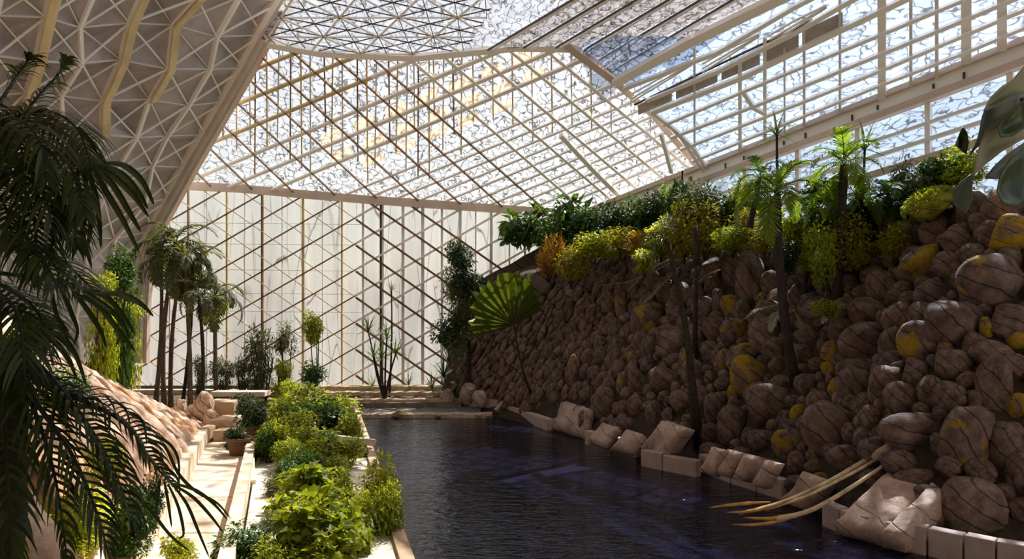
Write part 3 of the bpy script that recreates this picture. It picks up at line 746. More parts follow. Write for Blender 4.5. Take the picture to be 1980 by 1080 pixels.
m.polybeam(a,.22,.16,V((0,0,1))); tag(m.build('curved_edging',M['cream']),'curved cream stone edging round the front of the raised bed','edging')
m=MB(); a=[CL_(D)+V((-.05,0,.26)) for D in (3.2,8,12,15,18,22,26.4)]; m.polybeam(a,.2,.62,V((0,0,1))); tag(m.build('pool_edging',M['tan']),'long tan edging stone between planter and pool','edging')

# stone ledges and the little cascade at the end of the pool
def ledge(name,y,z,x0,x1,dep,th,label,seed):
    n=26; m=MB(); vs_=[]
    for i in range(n+1):
        t=i/n; x=lerp(x0,x1,t); cy=y-.9*max(0,(t-.72)/.28)**2*0+.12*noise.noise(V((x*.9,seed,0)))
        zz=z+.035*noise.noise(V((x*1.7,seed,3)))
        vs_+= [V((x,cy,zz-th)),V((x,cy,zz)),V((x,cy+dep,zz+.02)),V((x,cy+dep,zz-th))]
    fs_=[]
    for i in range(n):
        for k in range(4): a=i*4+k;b=i*4+(k+1)%4; fs_.append((a,a+4,b+4,b))
    fs_+=[(0,1,2,3),(n*4+3,n*4+2,n*4+1,n*4)]
    o=obj(name,vs_,fs_,M['ledge']); tag(o,label,'ledge'); return o
ledge('stone_ledge',27.0,.13,-6.6,-.75,.45,.5,'lowest tan stone lip across the end of the pool',1)
ledge('stone_ledge',28.7,.47,-9.8,-2.35,.5,.16,'middle tan stone ledge above the shallow cascade',2)
ledge('stone_ledge',29.5,.66,-10.4,-2.5,.45,.12,'narrow upper stone ledge behind the middle one',3)
ledge('stone_ledge',30.1,.84,-11,-2.9,.5,.2,'topmost stone ledge at the foot of the glass end wall',4)
m=MB(); m.box((-9.8,28.75,-.3),(-2.3,29.4,.34)); tag(m.build('ledge_riser',M['soil']),'dark wet riser under the middle ledge','riser')
m=MB(); N=30
for i in range(N+1):
    for j in range(7):
        x=lerp(-6.5,-1.2,i/N); t=j/6; m.v.append(V((x,27.4+1.4*t,.09+.16*t+.03*noise.noise(V((x*3,t*5,0))))))
m.f=[(i*7+j,i*7+7+j,i*7+8+j,i*7+1+j) for i in range(N) for j in range(6)]
o=m.build('cascade_water',M['shallow']); tag(o,'shallow foamy water sliding between the end ledges','water',None,'stuff')
for i,(x,y,r,w) in enumerate(((766,806,.16,'leftmost, on the lip of the cascade'),(846,806,.13,'beside the fallen leaf on the cascade lip'),(926,806,.10,'first of two pale ones near the right end of the cascade lip'),(944,806,.10,'second of two pale ones near the right end of the cascade lip'))):
    p=P(x,y-3,26.95); o=link('stone',rock_mesh('stone',60+i,M['kerbslab'],3,2)); o.location=p; o.scale=(r,r*.8,r*.6); tag(o,'small pale stone '+w,'stone',None)
for i,(px,py,D,s_,w) in enumerate(((905,762,28.6,.45,'pale pointed rock behind the white flowers'),(928,770,28.0,.35,'rounded rock between pale pointed rock and the kerb'),(865,768,29,.4,'tan rock at the right end of the middle ledge'))):
    o=link('rock',rock_mesh('rock',70+i,M['kerbslab'],5,3)); o.location=P(px,py,D); o.scale=(s_*.8,s_*.8,s_); tag(o,w,'rock')
m=MB(); q=[Pz(960,800,0),Pz(975,772,.35),Pz(925,772,.3),Pz(880,776,.2)]
a=[P(962,797,27.6),P(972,782,27.8),P(955,780,28.1),P(925,777,28.5),P(890,773,28.9)]; m.polybeam(a,.18,.34,V((0,0,1))); tag(m.build('kerb_stone',M['kerb']),'low curved kerb rounding the far corner of the pool','kerb','kerb blocks along the boulder side of the pool')

# striped rock bank left of the path
LB=[]
m=MB(); n1,n2=26,12
def bankS(D,t):
    H=lerp(3.6,.75,max(0,min(1,(D-12.5)/8.0)))**1.0; W=3.1*(.5+.5*H/3.6); b=PL_(D); 
    return V((b.x-.25-W*t-(.5*t*t),D+.25*t,.45+H*(t**.85)))
for i in range(n1+1):
    D=lerp(5,20.6,i/n1)
    for j in range(n2+1): m.v.append(bankS(D,j/n2*1.6) if j/n2*1.6<=1 else bankS(D,1)+V((-(j/n2*1.6-1)*6,0,(j/n2*1.6-1)*.2)))
m.f=[(i*(n2+1)+j,i*(n2+1)+j+1,(i+1)*(n2+1)+j+1,(i+1)*(n2+1)+j) for i in range(n1) for j in range(n2)]
struct(m.build('ground_bank',M['ground'],None,True),'earth under the striped rock bank')
LW=['nearest the camera, half hidden by the palm']+[ '%s along the bank from the camera'%ordinal(k+1) for k in range(1,24)]
D=7.4; k=0
while D<20.3 and k<24:
    w=.50+rnd.uniform(-.16,.2)+(.2 if D<12 else 0)
    n1,n2=26,12; vs_=[];fs_=[]
    for layer in (0,1):
        for i in range(n1+1):
            for j in range(n2+1):
                t=i/n1; u=j/n2; Dn=D+w*u*.98+.55*t
                p=bankS(Dn,.0+1.02*t); e=min(u,1-u)/.5; dome=.34*(1-(1-e)**2.4)*min(1,min(t,1-t)/.08+.35)
                nrm=V((.62,-.15,.75)).normalized()
                sd=V((k*3.3,0,0))
                bump_=.09*noise.noise(V((t*3+k*5,u*1.2,0)))+.09*noise.noise(V((t*11,u*4+k*7,2)))+.05*noise.noise(V((t*24,u*9+k*3,5)))
                p=p+nrm*((dome*1.15+bump_*e**.5+.02) if layer==0 else -.25); vs_.append(p)
    W=n2+1; B=W*(n1+1)
    for i in range(n1):
        for j in range(n2):
            a=i*W+j; fs_+= [(a,a+1,a+W+1,a+W),(a+B,a+B+W,a+B+W+1,a+B+1)]
    for i in range(n1): fs_+=[(i*W,(i+1)*W,(i+1)*W+B,i*W+B),(i*W+n2,i*W+n2+B,(i+1)*W+n2+B,(i+1)*W+n2)]
    for j in range(n2): fs_+=[(j,j+B,j+1+B,j+1),(n1*W+j,n1*W+j+1,n1*W+j+1+B,n1*W+j+B)]
    o=obj('rock_slab',vs_,fs_,M['slab'],None,True)
    tag(o,'long slanting pinkish rock slab, '+LW[k],'rock','slanting rock slabs of the left bank'); D+=w; k+=1
for i,(px,py,Dd,sx,sz,w) in enumerate(((393,786,20.3,.27,.45,'rounded pink rock at the far end of the striped bank'),(374,800,20.7,.22,.3,'rounded rock behind the pink one ending the striped bank'),(352,790,21.2,.2,.3,'small rock at the foot of the far palms'),(408,815,19.9,.2,.35,'low rock at the foot of the pink end rock'))):
    o=link('rock',rock_mesh('rock',80+i,M['slab'],4,3)); o.location=P(px,py,Dd); o.scale=(sx,sx,sz); tag(o,w,'rock')
# ------------------------------------------------------------------ plant makers
def leaf_into(m,p,d,n,L,W,fold=.18,curl=.15):
    # one folded leaf: base p, direction d, surface normal n
    x=d.cross(n); 
    if x.length<1e-3: return
    x.normalize(); n=x.cross(d).normalized(); b=len(m.v)
    m.v += [p, p+d*L*.42+x*W*.5+n*W*fold, p+d*L*.5, p+d*L*.42-x*W*.5+n*W*fold, p+d*L-n*L*curl]
    m.f += [(b,b+1,b+2),(b,b+2,b+3),(b+1,b+4,b+2),(b+2,b+4,b+3)]
def rv(r): 
    while True:
        v=V((r.uniform(-1,1),r.uniform(-1,1),r.uniform(-1,1)))
        if .05<v.length<=1: return v
def foliage_mesh(name,mat,seed,n,leaf,aspect=.5,shell=.55,hang=.3,dims=(1,1,1),lobes=5):
    # a crown of n leaves over a handful of lobes inside a unit ball
    r=random.Random(seed); m=MB()
    lb=[(rv(r)*.55,r.uniform(.35,.6)) for _ in range(lobes)]
    for _ in range(n):
        c,R=r.choice(lb); d=rv(r).normalized(); p=c+d*R*(shell+(1-shell)*r.random()); p=V((p.x*dims[0],p.y*dims[1],p.z*dims[2]))
        dd=(d*.7+rv(r)*.7+V((0,0,-hang))).normalized(); nn=(d+V((0,0,.8))+rv(r)*.5).normalized()
        leaf_into(m,p,dd,nn,leaf*r.uniform(.65,1.25),leaf*aspect*r.uniform(.8,1.2))
    return m.mesh(name,mat)
def strip_into(m,p,d,nrm,L,W,droop,segs=4,taper=1.0):
    # a strap leaf that bends under its weight
    b=len(m.v); d=d.normalized(); x=d.cross(nrm)
    if x.length<1e-3: x=d.cross(V((1,0,.2)))
    x.normalize(); q=p.copy()
    for i in range(segs):
        t=i/segs; w=W*(.55+.45*math.sin(PI*min(1,t*1.15+.12)))*(1-t**3*.5)
        m.v += [q-x*w/2,q+x*w/2]; q=q+d*(L/segs); d=(d+V((0,0,-droop/segs))).normalized()
    m.v.append(q)
    for i in range(segs-1): a=b+i*2; m.f.append((a,a+1,a+3,a+2))
    a=b+(segs-1)*2; m.f.append((a,a+1,a+2))
def frond_into(m,pts,nl,ll,lw,droop,fwd=.55,vee=.25,start=.12,r=rnd,segs=4,stem=True,rad=.02,stem_m=None,tipl=.45):
    # a feather leaf along the curve pts
    n=len(pts); up0=V((0,0,1))
    def cur(t):
        f=t*(n-1); i=min(int(f),n-2); return lerp(pts[i],pts[i+1],f-i),(pts[i+1]-pts[i]).normalized()
    for k in range(nl):
        t=start+(1-start)*(k+.5)/nl; p,d=cur(t); s=d.cross(up0)
        if s.length<.12: s=V((1,0,0))
        s.normalize(); u=s.cross(d).normalized()
        prof=math.sin(PI*(.18+.74*(t-start)/(1-start)))**.8*(1-tipl*((t-start)/(1-start))**2)
        for sd in (-1,1):
            dd=(s*sd*(1-fwd*.45)+d*fwd*(1+.8*t)+u*vee+rv(r)*.10).normalized()
            strip_into(m,p,dd,u,ll*prof*r.uniform(.85,1.1),lw,droop*r.uniform(.7,1.3),segs)
    if stem:
        (stem_m or m).tube(pts,[rad*(1-.8*i/(n-1)) for i in range(n)],5)
def arc(L,a0,a1,n=9,side=0):
    pts=[V((0,0,0))]; 
    for i in range(n-1):
        a=math.radians(lerp(a0,a1,i/(n-2))); pts.append(pts[-1]+V((math.cos(a),side*i/n,math.sin(a)))*(L/(n-1)))
    return pts
def frond_mesh(name,mat,seed,L=1.0,a0=55,a1=-55,nl=18,ll=.34,lw=.035,droop=1.2,fwd=.55,vee=.2,segs=3,rad=.012):
    r=random.Random(seed); m=MB(); frond_into(m,arc(L,a0,a1),nl,ll,lw,droop,fwd,vee,.15,r,segs,True,rad); return m.mesh(name,mat)
def trunk_mesh(name,pts,r0,r1,mat,seg=8,flare=1.3):
    n=len(pts); m=MB(); rr=[lerp(r0,r1,i/(n-1))*(flare if i==0 else 1)*(1+.06*((i%2)*2-1)) for i in range(n)]
    m.tube(pts,rr,seg); return m.mesh(name,mat,True)
def bent(a,b,n=8,bow=(0,0,0)):
    return [lerp(a,b,i/(n-1))+V(bow)*math.sin(PI*i/(n-1)) for i in range(n)]
def crown(root,top,fr_meshes,n,size,elev=(70,-20),tw=0,name='frond',az0=None):
    az0=rnd.uniform(0,6.28) if az0 is None else az0
    for k in range(n):
        o=link(name,rnd.choice(fr_meshes),root); e=math.radians(lerp(elev[0],elev[1],(k+.5)/n)); az=az0+k*2.39996
        o.location=top; o.rotation_euler=Euler((0,-e+math.radians(40),az)); s=size*rnd.uniform(.85,1.1); o.scale=(s,s,s)
FR={}
def frset(key,mat,n=3,**kw): FR[key]=[frond_mesh('frond',M[mat],i*7+len(FR)*31,**kw) for i in range(n)]
frset('far','frond_far',nl=20,ll=.36,lw=.04,droop=1.5,a0=60,a1=-70)
frset('green','frond_green',nl=22,ll=.34,lw=.03,droop=1.3,a0=60,a1=-60)
frset('lime','frond_lime',nl=20,ll=.32,lw=.035,droop=.9,a0=60,a1=-45)
frset('dark','frond_dark',nl=22,ll=.36,lw=.03,droop=1.5,a0=55,a1=-70)
frset('silver','frond_silver',nl=20,ll=.28,lw=.03,droop=1.7,a0=30,a1=-80)
def strap_mesh(name,mat,seed,n=26,W=.06,droop=.8,up=.3):
    r=random.Random(seed); m=MB()
    for k in range(n):
        az=k*2.39996; el=lerp(1.35,-.25,k/n)
        d=V((math.cos(az)*math.cos(el),math.sin(az)*math.cos(el),math.sin(el))); strip_into(m,V((0,0,0)),d,V((0,0,1)) if abs(d.z)<.95 else V((1,0,0)),r.uniform(.8,1.1),W,droop,4)
    return m.mesh(name,mat)
ST={k:[strap_mesh('leaf_rosette',M[mt],i+5) for i in range(2)] for k,mt in (('green','frond_green'),('lime','frond_lime'),('dark','leaf_dark'),('silver','frond_silver'),('far','frond_far'))}
FO={}
def foset(key,mat,n=3,**kw): FO[key]=[foliage_mesh('foliage',M[mat],i*5+len(FO)*17,**kw) for i in range(n)]
foset('green','leaf_green',n=3,**dict(leaf=.20)) if False else None
FO['green']=[foliage_mesh('foliage',M['leaf_green'],i,1300,.19,lobes=8) for i in range(3)]
FO['dark']=[foliage_mesh('foliage',M['leaf_dark'],10+i,1300,.19,lobes=8) for i in range(3)]
FO['lime']=[foliage_mesh('foliage',M['leaf_lime'],20+i,1500,.15,.6,lobes=8) for i in range(3)]
FO['yellow']=[foliage_mesh('foliage',M['leaf_yellow'],30+i,1300,.16,.5,lobes=8) for i in range(3)]
FO['mid']=[foliage_mesh('foliage',M['leaf_mid'],40+i,1600,.15,.6,lobes=8) for i in range(3)]
FO['rust']=[foliage_mesh('foliage',M['leaf_rust'],50+i,600,.30,.2,hang=-.6) for i in range(2)]
FO['far']=[foliage_mesh('foliage',M['frond_far'],60+i,1100,.20,.28,shell=.3,lobes=7) for i in range(3)]
FO['big']=[foliage_mesh('foliage',M['leaf_mid'],70+i,480,.40,.85,lobes=7) for i in range(3)]
FO['broad']=[foliage_mesh('foliage',M['leaf_green'],80+i,160,.62,.5,hang=.6) for i in range(3)]
def palm(base,top,frk,nf,size,label,cat='palm',r0=.1,r1=.07,bark='bark',bow=(0,0,0),group=None,elev=(75,-35),name='palm_tree',az0=None):
    t=thing(name,label,cat,base,group); pts=bent(V((0,0,0)),V(top)-V(base),9,bow)
    link('trunk',trunk_mesh('trunk',pts,r0,r1,M[bark]),t); crown(t,pts[-1],FR[frk],nf,size,elev,az0=az0); return t
def shrub(c,rad,kind,label,cat='shrub',group=None,name='shrub',stem=.0,ground=None,bark='bark_dark',fill=True):
    c=V(c); g=ground if ground is not None else c.z-rad[2]*.9
    t=thing(name,label,cat,(c.x,c.y,g),group); o=link('foliage',rnd.choice(FO[kind]),t); o.location=(0,0,c.z-g); o.scale=rad; o.rotation_euler=(0,0,rnd.uniform(0,6.28))
    gap=(c.z-rad[2]*.75)-g
    if gap>.15 and fill:
        o=link('foliage',rnd.choice(FO[kind]),t); o.location=(rnd.uniform(-.1,.1)*rad[0],0,(c.z-g)*.5); o.scale=(rad[0]*.85,rad[1]*.85,max(gap,rad[2]*.6)*.8); o.rotation_euler=(0,0,rnd.uniform(0,6.28))
    m=MB()
    for k in range(3): 
        a=rnd.uniform(0,6.28); q=V((math.cos(a)*rad[0]*.4,math.sin(a)*rad[1]*.4,c.z-g)); m.tube(bent(V((q.x*.15,q.y*.15,-.05)),q,5),[.03,.028,.024,.02,.012],5)
    m.build('stem',M[bark],t,True); return t
# ------------------------------------------------------------------ far left palms
ZG=.42
FP_=[ # base px, D, crown px, fronds, size, label
 (300,700,26.5,312,505,9,1.44,'slender palm leaning at the left of the far palm group, beside the grey wall','bark',(.1,0,0)),
 (318,712,25.5,338,478,11,1.95,'tallest palm of the far group with a dark shaggy crown','bark',(-.2,0,0)),
 (330,715,26.8,352,500,8,1.44,'thin palm rising just right of the tallest far palm','bark',(-.15,0,0)),
 (368,735,24.6,358,512,10,1.78,'thick-trunked palm with a drooping crown right of the tallest far palm','bark',(.05,0,0)),
 (350,730,25.2,372,520,8,1.36,'palm with twin dark trunk in the middle of the far palm group','bark_dark',(.1,0,0)),
 (390,735,24.2,384,570,8,1.3,'short palm with a wilted crown in front of the far palm group','bark_dark',(.1,0,0)),
 (418,745,25.6,415,572,10,1.6,'lone umbrella-crowned palm right of the far palm group','bark',(0,0,0)),
]
for bx_,by_,D,cx_,cy_,nf,sz,lb,bk,bow in FP_:
    b=P(bx_,by_,D); b.z=max(ZG-.05,min(b.z,1.6)); b.z=ZG-.05; palm(b,P(cx_,cy_,D),'far',nf,sz,lb,bark=bk,r0=.09 if bk=='bark' else .065,r1=.055,bow=bow,group='far palms by the grey wall')
def fsh(px,py,D,rx,ry,kind,label,**kw):
    c=P(px,py,D); k=D/FP; return shrub(c,(rx*k,(rx+ry)/2*k*.8,ry*k),kind,label,**kw)
fsh(228,535,17.5,45,60,'green','green bush on top of the striped bank in front of the grey wall',ground=1.9)
fsh(195,560,16.5,42,50,'lime','yellow-green bush on top of the striped bank beside the hanging palm fronds',ground=2.0)
fsh(250,600,18.5,28,40,'lime','small lime bush at the brow of the striped bank',ground=1.4)
fsh(430,720,26,40,45,'far','dark low bush at the foot of the umbrella-crowned palm',ground=ZG)
fsh(385,715,25,22,35,'far','dusty undergrowth at the foot of the short wilted palm',ground=ZG)
fsh(510,690,27.5,45,75,'far','tall feathery dark bush against the end wall, left of the pale tree',ground=ZG)
fsh(470,715,27,30,40,'far','low feathery bush beside the tall one at the end wall',ground=ZG)
fsh(555,655,28,35,40,'far','feathery bush with bare stems between the tall bush and the pale tree',ground=ZG,fill=False)
fsh(548,715,27.6,30,30,'lime','light green low bush under the feathery bush at the end wall',ground=ZG)
fsh(612,635,28.5,32,42,'mid','sparse pale-leaved tree with thin stems against the end wall',ground=ZG,fill=False,name='small_tree',cat='tree')
fsh(603,722,27,36,28,'green','round green bush at the top of the planter before the end wall',ground=ZG)
# dragon plant and grasses at the end wall
def rosettes(base,heads,label,kind='green',size=.9,name='cordyline',cat='plant',bark='bark_dark',r=.05):
    t=thing(name,label,cat,base)
    for hx in heads:
        q=V(hx)-V(base); link('stem',trunk_mesh('stem',bent(V((0,0,0)),q,6,(rnd.uniform(-.1,.1),0,0)),r,r*.6,M[bark],6),t)
        o=link('leaf_rosette',rnd.choice(ST[kind]),t); o.location=q; s=size*rnd.uniform(.85,1.15); o.scale=(s,s,s); o.rotation_euler=(0,0,rnd.uniform(0,6))
    return t
b=P(745,745,29); b.z=ZG-.1
rosettes(b,[P(712,640,29),P(748,655,29),P(738,690,29),P(765,685,29),P(722,690,28.8)],'strappy dark green plant standing alone before the end wall, right of the pool head','green',.85)
b=P(752,745,29.5); b.z=ZG-.1
rosettes(b,[P(757,562,29.6)],'single tall thin-stemmed plant in front of the crossed white bars','far',.6)
b=P(905,735,29.2); b.z=ZG-.1
t=thing('tall_tree','tall ragged tree covering the corner of the end wall and the slope','tree',b)
link('trunk',trunk_mesh('trunk',bent(V((0,0,0)),P(890,470,28.6)-b,9,(.15,0,0)),.12,.05,M['bark_dark']),t)
for (px,py,s,kd) in ((888,490,1.0,'dark'),(872,550,1.1,'far'),(905,545,1.0,'dark'),(885,600,1.25,'far'),(915,610,1.1,'far'),(880,660,1.1,'far'),(868,640,.9,'dark')):
    o=link('foliage',rnd.choice(FO[kd]),t); o.location=P(px,py,28.4)-b; o.scale=(s*.85,s*.7,s*.9); o.rotation_euler=(0,0,rnd.uniform(0,6))
for (px,py,D,s,kd,lb) in ((858,720,28.9,1.0,'dark','dark grassy tussock at the corner under the ragged tree'),(835,742,28.9,.8,'green','green grassy tussock at the right end of the upper ledge'),(885,735,28.4,.7,'green','strappy tussock beside the white flowers'),(868,690,28.9,.9,'far','pale-bladed tussock leaning over the end wall foot'),(790,735,29.6,.6,'green','small grass tuft by the right-hand end mullion'),(720,738,29.6,.6,'lime','small yellowish grass tuft at the end wall foot')):
    b=P(px,py,D); t=thing('grass_tuft',lb,'plant',(b.x,b.y,.42)); o=link('blade_cluster',rnd.choice(ST[kd]),t); o.location=(0,0,max(0,b.z-.6)); o.scale=(s,s,s*1.2)
def flower(px,py,D,lb,h=.6):
    p=P(px,py,D); t=thing('white_flower',lb,'flower',(p.x,p.y,p.z-h)); m=MB(); m.tube(bent(V((0,0,0)),V((.05,0,h)),6,(.06,0,0)),[.012]*6,5); m.build('stalk',M['frond_lime'],t)
    m=MB()
    for k in range(6):
        a=k*PI/3; leaf_into(m,V((.05,0,h)),V((math.cos(a),math.sin(a),.9)).normalized(),V((0,0,1)),.17,.12)
    m.build('petals',M['white_petal'],t)
flower(873,742,28.0,'white flower on the tallest stalk beside the pool corner',.75); flower(908,754,27.9,'white flower bud over the pale pointed rock',.45); flower(866,757,28.2,'lower white flower left of the tallest one',.4)
# yellow fallen leaf on the lip
m=MB(); leaf_into(m,P(756,800,26.9),V((1,.1,.1)).normalized(),V((0,-.3,1)),.75,.35); leaf_into(m,P(790,802,26.9),V((-.8,.1,.4)).normalized(),V((0,-.3,1)),.4,.2); tag(m.build('fallen_leaf',M['leaf_rust']),'curled yellow-brown leaf on the lip of the cascade','leaf')

# ------------------------------------------------------------------ pots by the path
def pot(px,py,D,r,h,kind,lb,fs=.45,rose=False):
    p=P(px,py,D); p.z=.5; t=thing('potted_plant',lb,'plant',p); prof_=[(.7,0),(.78,.3),(.95,.85),(1.08,.86),(1.08,1),(.92,1),(.85,.8)]
    m=MB(); n=20
    for (rr,zz) in prof_:
        for k in range(n): m.v.append(V((math.cos(2*PI*k/n)*rr*r,math.sin(2*PI*k/n)*rr*r,zz*h)))
    for i in range(len(prof_)-1):
        for k in range(n): a=i*n+k;b=i*n+(k+1)%n; m.f.append((a,b,b+n,a+n))
    m.f.append(tuple(range(n))[::-1]); m.f.append(tuple((len(prof_)-1)*n+k for k in range(n)))
    m.build('pot',M['terracotta'],t,True)
    o=link('foliage',rnd.choice(ST[kind] if rose else FO[kind]),t); o.location=(0,0,h+fs*.5 if not rose else h); o.scale=(fs,fs,fs)
pot(462,868,17.6,.30,.42,'dark','broad-leaved dark green plant in a terracotta pot at the planter corner',.62,True)
pot(492,820,19.0,.24,.5,'dark','taller dark potted plant behind the broad-leaved one',.5)
pot(465,790,21.5,.25,.5,'dark','round dark potted bush by the upper tan step',.5)
fsh(452,838,17.7,28,24,'dark','bushy dark rosette spilling toward the tan step',ground=.5)

# ------------------------------------------------------------------ planter greenery
PG=[ # px,py,D,rx,ry,kind,label
 (600,770,22.5,60,26,'mid','trailing green clump topping the far end of the raised bed'),
 (560,752,24.5,35,20,'lime','lime clump at the very back of the raised bed'),
 (650,790,21.5,42,26,'mid','trailing clump over the pool side of the raised bed, far end'),
 (560,800,20.5,45,28,'mid','bushy clump at the path side of the raised bed, far end'),
 (620,815,19.8,62,28,'green','wide dark clump across the middle of the raised bed'),
 (668,830,19.2,34,30,'mid','clump hanging over the pool edge below the raised bed'),
 (530,840,18.8,34,36,'lime','lime clump at the path corner of the raised bed'),
 (580,855,18.4,60,28,'mid','front clump behind the curved edging'),
 (640,862,18.2,50,22,'green','dark front clump behind the curved edging on the pool side'),
 (590,905,16.2,52,26,'green','feathery dark clump on the gravel just below the curved edging'),
 (652,900,16.5,40,20,'mid','thin clump on the gravel at the pool side under the edging'),
 (595,950,14.2,48,34,'big','leafy clump in the middle of the gravel bed'),
 (560,985,13.2,42,28,'big','leafy clump left of the middle of the gravel bed'),
 (630,985,13.0,52,38,'big','round-leaved bright clump at the heart of the near bed'),
 (590,1040,11.6,62,44,'big','round-leaved bright clump cut by the lower edge, path side'),
 (655,1050,11.4,50,40,'big','round-leaved bright clump cut by the lower edge, pool side'),
 (728,935,14.6,36,52,'lime','lime bush hanging over the pool edge, upper'),
 (738,985,13.0,40,52,'mid','bush hanging over the pool edge, lower'),
 (690,975,13.6,24,36,'lime','airy lime clump between the round-leaved clump and the pool-edge bush'),
 (470,1055,10.6,66,34,'green','dark green bush at the lower edge where path meets planter'),
 (520,1075,10.3,48,30,'mid','low green bush at the lower edge beside the gravel'),
 (525,1010,12.4,24,20,'far','wispy grey-green tuft on the gravel'),
 (528,940,15,24,20,'far','wispy tuft on the gravel by the cream edging'),
]
PG+=[(600,930,15.3,60,30,'mid','leafy clump just beyond the middle of the gravel bed'),(645,940,15.0,40,30,'lime','lime clump on the gravel toward the pool side, mid bed'),
 (560,925,15.6,34,26,'green','dark clump on the gravel toward the path side, mid bed'),(575,1010,12.4,46,34,'mid','dense clump before the round-leaved heart of the near bed'),(625,1020,12.2,50,36,'lime','lime clump before the round-leaved heart, pool side'),
 (675,1010,12.4,34,34,'big','loose round-leaved clump between the lime clump and the pool edge'),(610,880,17.2,66,20,'lime','lime clump spilling over the curved edging'),(560,875,17.4,36,24,'mid','clump spilling over the path end of the curved edging'),(675,870,17.6,30,22,'mid','clump spilling over the pool end of the curved edging'),
 (600,790,21.2,70,26,'lime','lime clump in the middle of the raised bed, far half'),(585,825,19.5,60,26,'mid','fresh clump in the middle of the raised bed, near half'),(648,812,20.2,44,24,'mid','fresh clump at the pool side of the raised bed, middle'),(520,860,18.0,26,26,'green','dark clump against the path corner edging')]
PG+=[(560,1062,11.3,44,34,'big','round-leaved clump at the lower edge beside the gravel strip'),(625,1070,11.0,46,34,'big','brightest round-leaved clump at the very bottom of the planter'),(680,1045,11.6,30,26,'big','loose round-leaved clump among white gravel at the lower pool edge')]
for px,py,D,rx,ry,kd,lb in PG:
    zc=(.66 if D>17.3 else .5)+.5*max(ry*1.5,rx*.7)*D/FP; D=min(D,(HC-zc)*FP/(py-HY))
    fsh(px,py,D,rx*1.38,max(ry*1.5,rx*.7),kd,lb,ground=.66 if D>17.0 else .5,name='leafy_clump',cat='plant')
for px,py,D,rx,ry,kd,lb in ((340,1060,9.6,60,40,'lime','lime bush at the lower edge under the arching palm frond'),(250,1010,9.2,60,70,'green','shaded green bush behind the arching palm frond'),(295,960,10.2,38,50,'dark','dark bush against the near rock slab'),(150,1000,8.4,80,90,'lime','yellow-green bush deep behind the palm fronds'),(210,880,10,60,50,'lime','sunlit bush seen through the looping palm fronds'),(60,640,9.5,70,60,'green','bush seen between the palm crowns at the left edge'),(130,760,9.8,60,50,'green','bush on the bank seen through the middle palm fronds')):
    fsh(px,py,D,rx,ry,kd,lb,ground=max(.5,HC-(py+ry*1.1-HY)*D/FP))

# ------------------------------------------------------------------ the big dark palm in front
def hero(t,pts,nl,ll,lw,droop,fwd=.5,vee=.15,start=.1,rad=.022,segs=5,tipl=.4):
    m=MB(); s=MB(); base=t.location; q=[P(*p)-base for p in pts]
    # smooth the control points
    Q=[]; n=len(q)
    for i in range(n-1):
        p0=q[max(i-1,0)];p1=q[i];p2=q[i+1];p3=q[min(i+2,n-1)]
        for k in range(5):
            u=k/5; Q.append(.5*((2*p1)+(p2-p0)*u+(2*p0-5*p1+4*p2-p3)*u*u+(3*p1-p0-3*p2+p3)*u**3))
    Q.append(q[-1]); frond_into(m,Q,nl,ll,lw,droop,fwd,vee,start,rnd,segs,True,rad,s,tipl)
    f=m.build('frond',M['frond_dark'],t); s.build('rachis',M['frond_stem'],f,True)
def heropalm(base,crown_px,label):
    t=thing('foreground_palm',label,'palm',base); c=P(*crown_px)-V(base)
    link('trunk',trunk_mesh('trunk',bent(V((0,0,0)),c,9,(.1,0,0)),.16,.11,M['bark_dark']),t); return t
def straps(t,parent,lines,W,D):
    # single long leaflets followed point by point
    base=t.location
    for ln in lines:
        q=[P(x,y,D+.12*i)-base for i,(x,y) in enumerate(ln)]; Q=[];n=len(q)
        for i in range(n-1):
            a=q[max(i-1,0)];b_=q[i];c_=q[i+1];d_=q[min(i+2,n-1)]
            for k in range(4):
                u=k/4; Q.append(.5*((2*b_)+(c_-a)*u+(2*a-5*b_+4*c_-d_)*u*u+(3*b_-a-3*c_+d_)*u**3))
        Q.append(q[-1]); m=MB(); n=len(Q)
        for i,p in enumerate(Q):
            d=(Q[min(i+1,n-1)]-Q[max(i-1,0)]).normalized(); x=d.cross(V((0,-1,.25))).normalized(); w=W*(.35+.65*math.sin(PI*min(1,(i/(n-1))*.9+.1)))*(1 if i<n-1 else .15)
            m.v+=[p-x*w/2,p+V((0,w*.25,0)),p+x*w/2]
        for i in range(n-1): a=i*3; m.f+=[(a,a+1,a+4,a+3),(a+1,a+2,a+5,a+4)]
        m.build('leaflet',M['frond_dark'],parent)
b=P(-60,1300,6.0); b.z=.45
hp=heropalm(b,(-40,330,6.0),'tall dark palm at the left edge with dense hanging fronds against the grey wall')
